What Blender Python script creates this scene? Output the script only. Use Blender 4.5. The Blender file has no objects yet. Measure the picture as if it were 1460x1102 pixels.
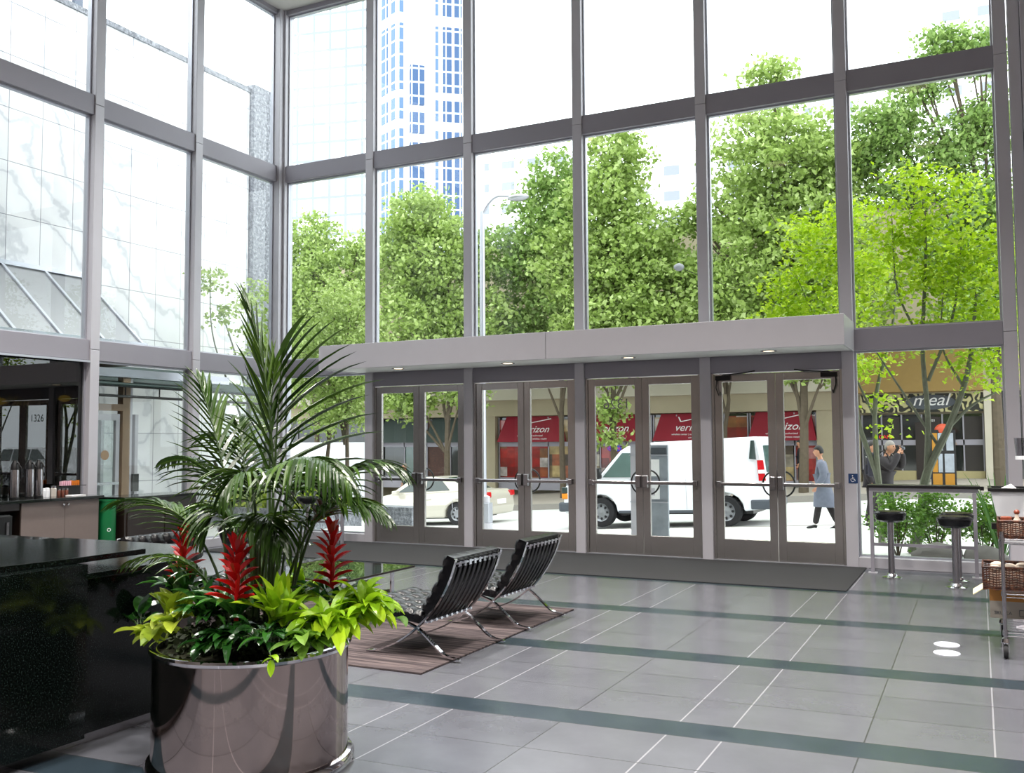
import bpy, bmesh, math, random
import numpy as np
from mathutils import Vector, Matrix
random.seed(7)
PI = math.pi
C = bpy.context.scene.collection
SC = bpy.context.scene

# ---------------------------------------------------------------- camera
CF, CP, CY, CR, CH, CD = 1336.6, 0.0588, 0.4606, -0.0059, 1.5684, 12.2844
r0 = Vector((math.cos(CY), math.sin(CY), 0)); f0 = Vector((-math.sin(CY), math.cos(CY), 0)); z0 = Vector((0, 0, 1))
fwd = f0*math.cos(CP)+z0*math.sin(CP); up0 = -f0*math.sin(CP)+z0*math.cos(CP)
rgt = r0*math.cos(CR)+up0*math.sin(CR); upv = -r0*math.sin(CR)+up0*math.cos(CR)
cam = bpy.data.cameras.new('camera'); cam.lens = CF/1460*36; cam.sensor_width = 36; cam.sensor_fit = 'HORIZONTAL'
cam.clip_end = 600; cam.clip_start = 0.05
co = bpy.data.objects.new('camera', cam); C.objects.link(co)
M3 = Matrix((rgt, upv, -fwd)).transposed()
co.matrix_world = Matrix.Translation((0, -CD, CH)) @ M3.to_4x4()
SC.camera = co
EYE = Vector((0, -CD, CH))
def ray(u, v): return fwd + rgt*((u-730)/CF) - upv*((v-551)/CF)
def hit(u, v, ax, val):                      # the world point seen at a pixel on a plane
    d = ray(u, v); t = (val-EYE[ax])/d[ax]; return EYE+d*t
# ---------------------------------------------------------------- light
w = bpy.data.worlds.new('overcast_sky'); SC.world = w; w.use_nodes = True
nt = w.node_tree; bg = nt.nodes['Background']
tc = nt.nodes.new('ShaderNodeTexCoord'); sp = nt.nodes.new('ShaderNodeSeparateXYZ'); rp = nt.nodes.new('ShaderNodeValToRGB')
nt.links.new(tc.outputs['Generated'], sp.inputs[0]); nt.links.new(sp.outputs[2], rp.inputs[0]); nt.links.new(rp.outputs[0], bg.inputs[0])
rp.color_ramp.elements[0].position = 0.0; rp.color_ramp.elements[0].color = (.80, .84, .9, 1)
rp.color_ramp.elements[1].position = 0.5; rp.color_ramp.elements[1].color = (.97, .985, 1, 1)
bg.inputs[1].default_value = 4.2
CEIL = 8.95
CEILING_LAMPS = [(x, y) for x in (-8.2, -4.6, -1.0, 2.4) for y in (-4.4, -8.6, -12.8)]  # ceiling lamps out of view, added to fill the lobby with light
FILL_W = 125
for i, (x, y) in enumerate(CEILING_LAMPS):
    l = bpy.data.lights.new('ceiling_lamp_light', 'AREA'); l.shape = 'DISK'; l.size = .55; l.spread = math.radians(75 if y > -5 else 124); l.energy = FILL_W*(1 if y > -5 else 2.2); l.color = (1, .95, .9)
    lo = bpy.data.objects.new('ceiling_lamp_light', l); C.objects.link(lo); lo.location = (x, y, CEIL-.05)
SC.view_settings.view_transform = 'Standard'; SC.view_settings.look = 'None'
SC.view_settings.exposure = 0.0; SC.view_settings.gamma = 1.0; SC.view_settings.use_curve_mapping = False
SC.cycles.transparent_max_bounces = 40; SC.cycles.max_bounces = 8; SC.cycles.diffuse_bounces = 4
SC.cycles.glossy_bounces = 4; SC.cycles.sample_clamp_indirect = 6; SC.cycles.use_denoising = True

# ---------------------------------------------------------------- materials
def lin(c):
    if isinstance(c, str):
        c = c.lstrip('#'); c = [int(c[i:i+2], 16)/255 for i in (0, 2, 4)]
        c = [((x+.055)/1.055)**2.4 if x > .04045 else x/12.92 for x in c]
    return (c[0], c[1], c[2], 1)
class NT:
    def __init__(s, name):
        s.m = bpy.data.materials.new(name); s.m.use_nodes = True; s.t = s.m.node_tree
        s.b = s.t.nodes.get('Principled BSDF'); s.o = s.t.nodes.get('Material Output')
    def n(s, k, **kw):
        x = s.t.nodes.new('ShaderNode'+k)
        for a, b in kw.items(): setattr(x, a, b)
        return x
    def l(s, a, b): s.t.links.new(a, b)
    def math(s, op, a, b=None, c=None):
        x = s.n('Math', operation=op)
        for i, v in enumerate((a, b, c)):
            if v is None: continue
            if isinstance(v, (int, float)): x.inputs[i].default_value = v
            else: s.l(v, x.inputs[i])
        return x.outputs[0]
    def coord(s, kind='Object'): return s.n('TexCoord').outputs[kind]
    def noise(s, scale, detail=3, vec=None, rough=.5):
        x = s.n('TexNoise'); x.inputs['Scale'].default_value = scale; x.inputs['Detail'].default_value = detail; x.inputs['Roughness'].default_value = rough
        s.l(vec if vec is not None else s.coord(), x.inputs['Vector']); return x
    def ramp(s, fac, stops):
        x = s.n('ValToRGB'); s.l(fac, x.inputs[0]); e = x.color_ramp.elements
        while len(e) < len(stops): e.new(.5)
        for i, (p, c) in enumerate(stops): e[i].position = p; e[i].color = lin(c)
        return x.outputs[0]
    def mix(s, f, a, b, mode='MIX'):
        x = s.n('Mix', data_type='RGBA', blend_type=mode)
        for i, v in ((0, f), (6, a), (7, b)):
            if isinstance(v, (int, float)): x.inputs[i].default_value = v
            elif isinstance(v, (tuple, list, str)): x.inputs[i].default_value = lin(v) if isinstance(v, str) else v
            else: s.l(v, x.inputs[i])
        return x.outputs[2]
    def bump(s, h, st=.3, dist=.01):
        x = s.n('Bump'); x.inputs['Strength'].default_value = st; x.inputs['Distance'].default_value = dist
        s.l(h, x.inputs['Height']); s.l(x.outputs[0], s.b.inputs['Normal'])
def pm(name, col, rough=.5, metal=0, var=.08, vs=6, spec=.5, emit=None, es=1, bump=0, bs=60):
    t = NT(name); c = lin(col)
    nz = t.noise(vs, 3)
    lo = tuple(max(0, x*(1-var)) for x in c[:3])+(1,); hi = tuple(min(1, x*(1+var)) for x in c[:3])+(1,)
    t.l(t.mix(nz.outputs[0], lo, hi), t.b.inputs['Base Color'])
    t.b.inputs['Roughness'].default_value = rough; t.b.inputs['Metallic'].default_value = metal
    t.b.inputs['Specular IOR Level'].default_value = spec
    if emit: t.b.inputs['Emission Color'].default_value = lin(emit); t.b.inputs['Emission Strength'].default_value = es
    if bump: t.bump(t.noise(bs, 3).outputs[0], bump)
    return t.m
def glass(name, tint='#eef6f2', ior=1.45, rough=0.0, extra=0.0):
    t = NT(name); tr = t.n('BsdfTransparent'); tr.inputs[0].default_value = lin(tint)
    g = t.n('BsdfGlossy'); g.inputs['Roughness'].default_value = rough; fr = t.n('Fresnel'); fr.inputs[0].default_value = ior
    mx = t.n('MixShader'); f = t.math('ADD', fr.outputs[0], extra) if extra else fr.outputs[0]
    f = t.math('MULTIPLY', f, t.math('SUBTRACT', 1, t.n('NewGeometry').outputs['Backfacing']))
    t.l(f, mx.inputs[0]); t.l(tr.outputs[0], mx.inputs[1]); t.l(g.outputs[0], mx.inputs[2]); t.l(mx.outputs[0], t.o.inputs[0])
    t.t.nodes.remove(t.b); return t.m
def leafmat(name, a, b, trans=.35, rough=.5, c=None):
    t = NT(name); g = t.n('NewGeometry'); col = t.ramp(g.outputs['Random Per Island'], [(0, a), (.6, b), (1, c or b)])
    t.l(col, t.b.inputs['Base Color']); t.b.inputs['Roughness'].default_value = rough
    tl = t.n('BsdfTranslucent'); t.l(col, tl.inputs[0]); mx = t.n('MixShader'); mx.inputs[0].default_value = trans
    t.l(t.b.outputs[0], mx.inputs[1]); t.l(tl.outputs[0], mx.inputs[2]); t.l(mx.outputs[0], t.o.inputs[0]); return t.m
M = {}
M['alu'] = pm('painted_aluminium', '#c0bec5', .42, .15, .04, 3)
M['alu_dark'] = pm('shaded_bronze_paint', '#94919a', .45, .15, .05, 3)  # one darker even tone for beams, rails and legs
M['alu_bright'] = pm('mill_aluminium', '#b9bbc4', .3, .6, .04)
M['bronze'] = pm('polished_bronze_steel', '#b2aeac', .24, .85, .15, 2)
M['chrome'] = pm('chrome', '#d8d8dc', .06, 1, .02)
M['steel'] = pm('brushed_steel', '#b4b2b6', .22, 1, .05)
M['black_metal'] = pm('black_metal', '#141414', .35, .3)
M['glass'] = glass('window_glass', '#f7faf9'); M['dglass'] = glass('tinted_cafe_glass', '#6a7775', 1.5, 0, .06)
M['clearp'] = glass('clear_plastic', '#e4e4e6', 1.5, .05, .08); M['tableglass'] = glass('table_glass', '#a9c4b6', 1.6, 0, .1)
M['potsteel'] = pm('smoky_mirror_steel', '#b3a6a2', .05, 1, .02)
M['leather'] = pm('black_leather', '#0a0a0d', .27, 0, .2, 8, .5)
M['strap'] = pm('black_strap_leather', '#141417', .45)
M['ceil'] = pm('ceiling_plaster', '#c4c2be', .8)
M['canopy'] = pm('canopy_metal_panel', '#bdbbc1', .4, .25, .03)
M['soffit'] = pm('canopy_soffit', '#dcdcda', .5)
M['lampglow'] = pm('lamp_glow', '#fff0d0', .5, emit='#ffe9c4', es=3)
M['wallwarm'] = pm('brown_wall_panel', '#8f8580', .45, 0, .1, 2)
M['matcarpet'] = pm('entrance_mat_pile', '#39393a', .95, 0, .25, 90, .2, bump=.5, bs=300)
M['white'] = pm('white_plastic', '#e6e8ec', .4)
M['black'] = pm('black_plastic', '#101012', .35)
M['red_awn'] = pm('red_awning_canvas', '#8e1128', .7, 0, .08, 2)
M['green_awn'] = pm('dark_green_awning_canvas', '#17302c', .7, 0, .1, 2)
M['grey_awn'] = pm('grey_green_awning_canvas', '#33403c', .7)
M['concrete'] = pm('beige_concrete', '#a89e86', .85, 0, .14, 1.2, .2)
M['concrete_lt'] = pm('pale_concrete', '#bdb6a6', .85, 0, .1, 1.2, .2)
M['yellow_stucco'] = pm('ochre_stucco', '#8f7440', .8)
M['asphalt'] = pm('pale_asphalt', '#c8c8c6', .9, 0, .06, .8, .2)
M['sidewalk'] = pm('pale_sidewalk', '#d8d8d4', .9, 0, .06, 2, .2)
M['sidewalk2'] = pm('far_sidewalk', '#9d968c', .9, 0, .1, 2, .2)
M['curb'] = pm('kerb_stone', '#7f7b74', .9)
M['storeglass'] = pm('dark_shop_glass', '#1d2221', .06, 0, .3, 1, .8)
M['storered'] = pm('red_shop_display', '#7c1a18', .4, 0, .6, 2.5, emit='#a2201a', es=.12)
M['storelit'] = pm('lit_shop_interior', '#6e6350', .4, 0, .7, 2.2, emit='#b09868', es=.12)
def mat_display(name, cols, bw, bh, es):
    t = NT(name); sx = t.n('SeparateXYZ'); t.l(t.n('NewGeometry').outputs['Position'], sx.inputs[0]); cv = t.n('CombineXYZ'); t.l(t.math('MULTIPLY', t.math('FLOOR', t.math('DIVIDE', sx.outputs[0], bw)), 1.7), cv.inputs[0]); t.l(t.math('FLOOR', t.math('DIVIDE', sx.outputs[2], bh)), cv.inputs[1])
    wn = t.n('TexWhiteNoise'); t.l(cv.outputs[0], wn.inputs[0]); col = t.ramp(wn.outputs[0], [(i/len(cols), c) for i, c in enumerate(cols)])
    nz = t.noise(3, 4, t.n('NewGeometry').outputs['Position']); col = t.mix(nz.outputs[0], col, lin('#201c18'))
    t.l(col, t.b.inputs['Base Color']); t.b.inputs['Roughness'].default_value = .15; t.l(col, t.b.inputs['Emission Color']); t.b.inputs['Emission Strength'].default_value = es; return t.m
M['storered'] = mat_display('red_shop_display', ['#a01814', '#7a1412', '#c9c2bc', '#b8221c', '#8a5a30', '#6a1010', '#b8332c', '#a01814'], .55, .42, .35)
M['storelit'] = mat_display('lit_shop_interior', ['#b59c68', '#6a5a44', '#d0c8b4', '#8c7650', '#9c2a20', '#c4ad78', '#54483a'], .5, .5, .3)
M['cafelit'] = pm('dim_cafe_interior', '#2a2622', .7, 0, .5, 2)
M['bark'] = pm('grey_bark', '#564d40', .9, 0, .3, 9, .2, bump=.4, bs=30)
M['bark_lt'] = pm('pale_mossy_bark', '#6f7263', .9, 0, .35, 14, .2, bump=.4, bs=40)
M['van'] = pm('white_vehicle_paint', '#e9ebf0', .25, 0, .01)
M['carpaint'] = pm('ivory_car_paint', '#c4bfb2', .2, .2, .01)
M['carglass'] = pm('vehicle_glass', '#2c3b38', .05, 0, .2, 2, .8)
M['vanglass'] = pm('van_side_glass', '#48605a', .05, 0, .3, 3, .8)
M['rubber'] = pm('tyre_rubber', '#17171a', .8)
M['hub'] = pm('wheel_metal', '#8e9094', .35, .7)
M['redlight'] = pm('red_lens', '#b01018', .2, emit='#d01820', es=.15); M['amber'] = pm('amber_lens', '#e08a10', .3)
M['bumper'] = pm('grey_bumper', '#4a5058', .6)
M['skin'] = pm('skin', '#b98668', .55, 0, .05); M['hair'] = pm('dark_hair', '#15110f', .6); M['hairgrey'] = pm('grey_white_hair', '#8b8680', .8)
M['coat'] = pm('grey_coat_cloth', '#666b7a', .8, 0, .25, 14); M['trousers'] = pm('dark_trousers_cloth', '#241f20', .85)
M['jacket'] = pm('plum_black_jacket', '#171116', .8, 0, .2); M['bag'] = pm('navy_backpack_nylon', '#1b1b2c', .7)
M['suit'] = pm('navy_suit_cloth', '#26324c', .8); M['shirt'] = pm('pale_blue_shirt', '#a9b8cc', .8); M['shoe'] = pm('black_shoe_leather', '#0e0c0c', .4)
M['cardboard'] = pm('cardboard', '#a9763c', .85); M['cardboard_p'] = pm('printed_carton_paper', '#a09a90', .85); M['flap'] = pm('pale_carton_flap', '#dccfa6', .8)
M['cab'] = pm('brown_grey_laminate', '#6e625d', .45, 0, .06, 30); M['darkwood'] = pm('dark_wood_laminate', '#231915', .35)
M['greencan'] = pm('green_enamel', '#0f6a3a', .35); M['label'] = pm('white_print', '#f0f0f0', .6)
M['signblue'] = pm('blue_sign_enamel', '#1c3a66', .4)
M['darkgreen_plant'] = leafmat('palm_leaf_green', '#1c2f12', '#2f4a16', .12, .25, '#4a6420')
M['chart'] = leafmat('chartreuse_leaf', '#6f9a16', '#93bd1e', .35, .3, '#b4d22c')
M['yellowleaf'] = leafmat('yellow_green_leaf', '#9db42e', '#b9c944', .35, .3, '#83a52a')
M['deepleaf'] = leafmat('glossy_dark_leaf', '#163a14', '#24511c', .12, .2, '#3d7028')
M['mossleaf'] = leafmat('moss_leaf', '#141c09', '#24300f', .1, .8, '#34441a')
M['redleaf'] = leafmat('scarlet_bract', '#a40c10', '#d2181a', .2, .35, '#b01014')
M['stemg'] = pm('green_stem', '#31491a', .5)
M['soil'] = pm('dark_soil_moss', '#1b1c0e', .95, 0, .5, 30, .2, bump=.6, bs=80)
M['tree1'] = leafmat('mid_green_foliage', '#7b9444', '#a0b860', .45, .6, '#c6d892')
M['tree2'] = leafmat('deep_green_foliage', '#67853e', '#8aa856', .4, .6, '#aec47c')
M['tree3'] = leafmat('spring_yellow_green_foliage', '#8db012', '#a9c81c', .5, .5, '#c6da48')
M['shrubg'] = leafmat('shrub_leaf', '#4e7a1e', '#6c9a30', .4, .5, '#88b244')
M['iris'] = leafmat('strap_leaf', '#3f6a2c', '#5a8440', .3, .5)

def island_shuffle(x): return x
def mat_floor():
    t = NT('grey_floor_tile'); p = t.n('SeparateXYZ'); t.l(t.n('NewGeometry').outputs['Position'], p.inputs[0]); x, y = p.outputs[0], p.outputs[1]
    ramp = t.math('MULTIPLY', t.math('SUBTRACT', -2.0, y), .8); ramp = t.math('MINIMUM', t.math('MAXIMUM', ramp, 0), 1)
    yy = t.math('SUBTRACT', y, t.math('MULTIPLY', t.math('MULTIPLY', x, .052), ramp))
    v = t.math('MULTIPLY', t.math('FRACT', t.math('DIVIDE', t.math('SUBTRACT', -1.84, yy), 1.72)), 1.72)   # distance below a band top
    band = t.math('LESS_THAN', v, .26)
    u = t.math('MULTIPLY', t.math('FRACT', t.math('DIVIDE', t.math('SUBTRACT', x, -1.55), 1.57)), 1.57)
    def near(a, c, w=.0055): return t.math('LESS_THAN', t.math('ABSOLUTE', t.math('SUBTRACT', a, c)), w)
    lines = near(u, 0.006, .0045)
    lines = t.math('MAXIMUM', lines, near(u, .3, .0045)); dl_ = near(u, .97, .004)
    lh = near(v, .004)
    for c in (.26, .745, 1.23): lh = t.math('MAXIMUM', lh, near(v, c, .004))
    notband = t.math('SUBTRACT', 1, band)
    iu = t.math('ADD', t.math('MULTIPLY', t.math('FLOOR', t.math('DIVIDE', t.math('SUBTRACT', x, -1.55), 1.57)), 3), t.math('ADD', t.math('GREATER_THAN', u, .3), t.math('GREATER_THAN', u, .97)))
    iv = t.math('ADD', t.math('MULTIPLY', t.math('FLOOR', t.math('DIVIDE', t.math('SUBTRACT', -1.84, yy), 1.72)), 4), t.math('ADD', t.math('GREATER_THAN', v, .73), t.math('GREATER_THAN', v, 1.225)))
    cv = t.n('CombineXYZ'); t.l(iu, cv.inputs[0]); t.l(iv, cv.inputs[1])
    wn = t.n('TexWhiteNoise'); t.l(cv.outputs[0], wn.inputs[0])
    geo = t.n('NewGeometry').outputs['Position']
    nz = t.noise(3.5, 6, geo, .65)
    base = t.mix(t.math('ADD', t.math('MULTIPLY', wn.outputs[0], .35), t.math('MULTIPLY', nz.outputs[0], .65)), lin('#4b4c53'), lin('#616268'))
    dark = t.mix(nz.outputs[0], lin('#1f2930'), lin('#303c44'))
    col = t.mix(band, base, dark)
    col = t.mix(t.math('MULTIPLY', lines, notband), col, lin('#85858a'))
    col = t.mix(t.math('MAXIMUM', lh, t.math('MULTIPLY', dl_, notband)), col, lin('#38383b'))
    t.l(col, t.b.inputs['Base Color'])
    t.l(t.math('ADD', t.math('MULTIPLY', nz.outputs[0], .14), .17), t.b.inputs['Roughness'])
    t.b.inputs['Specular IOR Level'].default_value = .6
    t.bump(t.math('SUBTRACT', 1, t.math('MAXIMUM', lines, lh)), .15, .002)
    return t.m
M['floor'] = mat_floor()
def mat_rug():
    t = NT('striated_brown_rug'); mp = t.n('Mapping'); t.l(t.n('NewGeometry').outputs['Position'], mp.inputs[0]); mp.inputs['Scale'].default_value = (1.2, 26, 1)
    nz = t.noise(1.0, 4, mp.outputs[0], .6)
    t.l(t.ramp(nz.outputs[0], [(.3, '#2f2a2b'), (.5, '#4a4243'), (.62, '#665b59'), (.75, '#3b3537')]), t.b.inputs['Base Color'])
    t.b.inputs['Roughness'].default_value = .95; t.b.inputs['Specular IOR Level'].default_value = .1; t.bump(t.noise(160).outputs[0], .4); return t.m
M['rug'] = mat_rug()
def mat_marble():
    t = NT('white_marble_panels'); sx = t.n('SeparateXYZ'); t.l(t.n('NewGeometry').outputs['Position'], sx.inputs[0])
    cv = t.n('CombineXYZ'); t.l(sx.outputs[1], cv.inputs[0]); t.l(sx.outputs[2], cv.inputs[1]); t.l(t.math('MULTIPLY', sx.outputs[0], .3), cv.inputs[2])
    b = t.n('TexBrick'); t.l(cv.outputs[0], b.inputs['Vector']); b.offset = 0; b.inputs['Scale'].default_value = 1
    b.inputs['Brick Width'].default_value = .62; b.inputs['Row Height'].default_value = .883; b.inputs['Mortar Size'].default_value = .006
    b.inputs['Color1'].default_value = lin('#e6e7ea'); b.inputs['Color2'].default_value = lin('#f4f4f6'); b.inputs['Mortar'].default_value = lin('#8d9098')
    wv = t.n('TexWave'); t.l(cv.outputs[0], wv.inputs['Vector']); wv.inputs['Scale'].default_value = .7; wv.inputs['Distortion'].default_value = 14; wv.inputs['Detail'].default_value = 5; wv.bands_direction = 'DIAGONAL'
    vein = t.ramp(wv.outputs['Fac'], [(0, '#c6c9cf'), (.09, '#f4f4f6'), (1, '#ffffff')])
    t.l(t.mix(.65, b.outputs[0], vein, 'MULTIPLY'), t.b.inputs['Base Color']); t.b.inputs['Roughness'].default_value = .5; return t.m
M['marble'] = mat_marble()
def mat_speckle(name, a, b, c, sc=60, rough=.2):
    t = NT(name); nz = t.noise(sc, 2, None, .8)
    t.l(t.ramp(nz.outputs[0], [(.35, a), (.55, b), (.72, c)]), t.b.inputs['Base Color']); t.b.inputs['Roughness'].default_value = rough; return t.m
M['granite'] = mat_speckle('grey_speckled_granite', '#5d6068', '#8b8e96', '#b8bac0', 16, .6)
M['blackgranite'] = mat_speckle('black_polished_granite', '#030404', '#090d0c', '#26332f', 150, .12)
M['blackgranite'].node_tree.nodes['Principled BSDF'].inputs['Specular IOR Level'].default_value = .35
M['wicker'] = mat_speckle('brown_wicker', '#1c0d08', '#4a2413', '#7a4a2a', 45, .6)
def mat_sign():
    t = NT('scrolled_shop_sign'); sx = t.n('SeparateXYZ'); t.l(t.n('NewGeometry').outputs['Position'], sx.inputs[0])
    wv = t.n('TexWave'); wv.bands_direction = 'DIAGONAL'; cv = t.n('CombineXYZ'); t.l(sx.outputs[0], cv.inputs[0]); t.l(sx.outputs[2], cv.inputs[1])
    t.l(cv.outputs[0], wv.inputs['Vector']); wv.inputs['Scale'].default_value = 1.6; wv.inputs['Distortion'].default_value = 11; wv.inputs['Detail'].default_value = 1.2; wv.inputs['Detail Scale'].default_value = 1.6
    t.l(t.ramp(wv.outputs['Fac'], [(.42, '#1d2016'), (.47, '#a9a26c'), (.9, '#c4be8c')]), t.b.inputs['Base Color']); t.b.inputs['Roughness'].default_value = .6; return t.m
M['sign'] = mat_sign()
def mat_tower(name, wall, win, bw, bh, mort, sign='ADD'):
    t = NT(name); sx = t.n('SeparateXYZ'); t.l(t.coord(), sx.inputs[0]); cv = t.n('CombineXYZ')
    t.l(t.math(sign, sx.outputs[0], sx.outputs[1]), cv.inputs[0]); t.l(sx.outputs[2], cv.inputs[1])
    b = t.n('TexBrick'); b.offset = 0; t.l(cv.outputs[0], b.inputs['Vector']); b.inputs['Scale'].default_value = 1
    b.inputs['Brick Width'].default_value = bw; b.inputs['Row Height'].default_value = bh; b.inputs['Mortar Size'].default_value = mort; b.inputs['Mortar Smooth'].default_value = 0
    b.inputs['Color1'].default_value = lin(win); b.inputs['Color2'].default_value = lin(win); b.inputs['Mortar'].default_value = lin(wall)
    t.l(b.outputs[0], t.b.inputs['Base Color']); t.b.inputs['Roughness'].default_value = .5; return t.m
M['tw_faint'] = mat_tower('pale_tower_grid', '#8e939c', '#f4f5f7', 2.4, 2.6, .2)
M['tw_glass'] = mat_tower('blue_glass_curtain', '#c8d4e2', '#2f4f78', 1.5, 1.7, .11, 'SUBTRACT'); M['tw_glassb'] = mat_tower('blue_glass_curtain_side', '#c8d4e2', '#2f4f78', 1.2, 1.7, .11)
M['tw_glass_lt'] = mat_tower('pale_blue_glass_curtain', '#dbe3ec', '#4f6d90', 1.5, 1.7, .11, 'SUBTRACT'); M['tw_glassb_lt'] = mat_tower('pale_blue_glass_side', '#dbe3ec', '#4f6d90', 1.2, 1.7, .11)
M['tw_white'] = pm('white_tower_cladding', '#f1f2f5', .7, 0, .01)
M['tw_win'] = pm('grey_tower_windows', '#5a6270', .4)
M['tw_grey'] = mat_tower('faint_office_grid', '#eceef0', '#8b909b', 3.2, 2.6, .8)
M['sky_glz'] = glass('frosted_skylight_glass', '#c9ced3', 1.5, .3, .25)
M['caninsulated'] = pm('clear_bottle_glass', '#b9b2aa', .15, 0, .1)
M['spice'] = pm('brown_spice', '#5a2a18', .5)
M['sugar'] = pm('sugar_packets', '#e8b8c8', .7); M['orange'] = pm('orange_packets', '#d87a20', .7)
M['dressing'] = pm('orange_bottle', '#8a4430', .3); M['pastry'] = pm('pastry_paper', '#cfc0b0', .8)
M['kioskyel'] = pm('yellow_news_panel', '#9a6a08', .5); M['poster'] = pm('notice_poster', '#8b929a', .5, 0, .4, 5)
M['cream'] = pm('cream_sill', '#a59a70', .8)
M['tan'] = pm('tan_bronze_post', '#9a8068', .5)
M['kioskred'] = pm('orange_red_dome', '#a83a14', .5)
M['globe'] = pm('grey_globe_glass', '#6a6c70', .3)
M['floorlens'] = pm('frosted_floor_lens', '#c9ccd2', .3, emit='#dfe4ee', es=.25)
M['rock'] = pm('grey_boulder_stone', '#6d6a66', .9, 0, .3, 3, bump=.5, bs=8)
M['blueneon'] = pm('blue_red_shop_sign', '#2a3f9c', .4, emit='#3040c8', es=.5); M['redneon'] = pm('red_lettering', '#d02020', .4, emit='#e02020', es=.6)
M['goldneon'] = pm('gold_script', '#c8a050', .4, emit='#c08830', es=.8)
M['pendant'] = pm('amber_pendant_glass', '#ffb030', .3, emit='#ffa81e', es=1.8)

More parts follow.
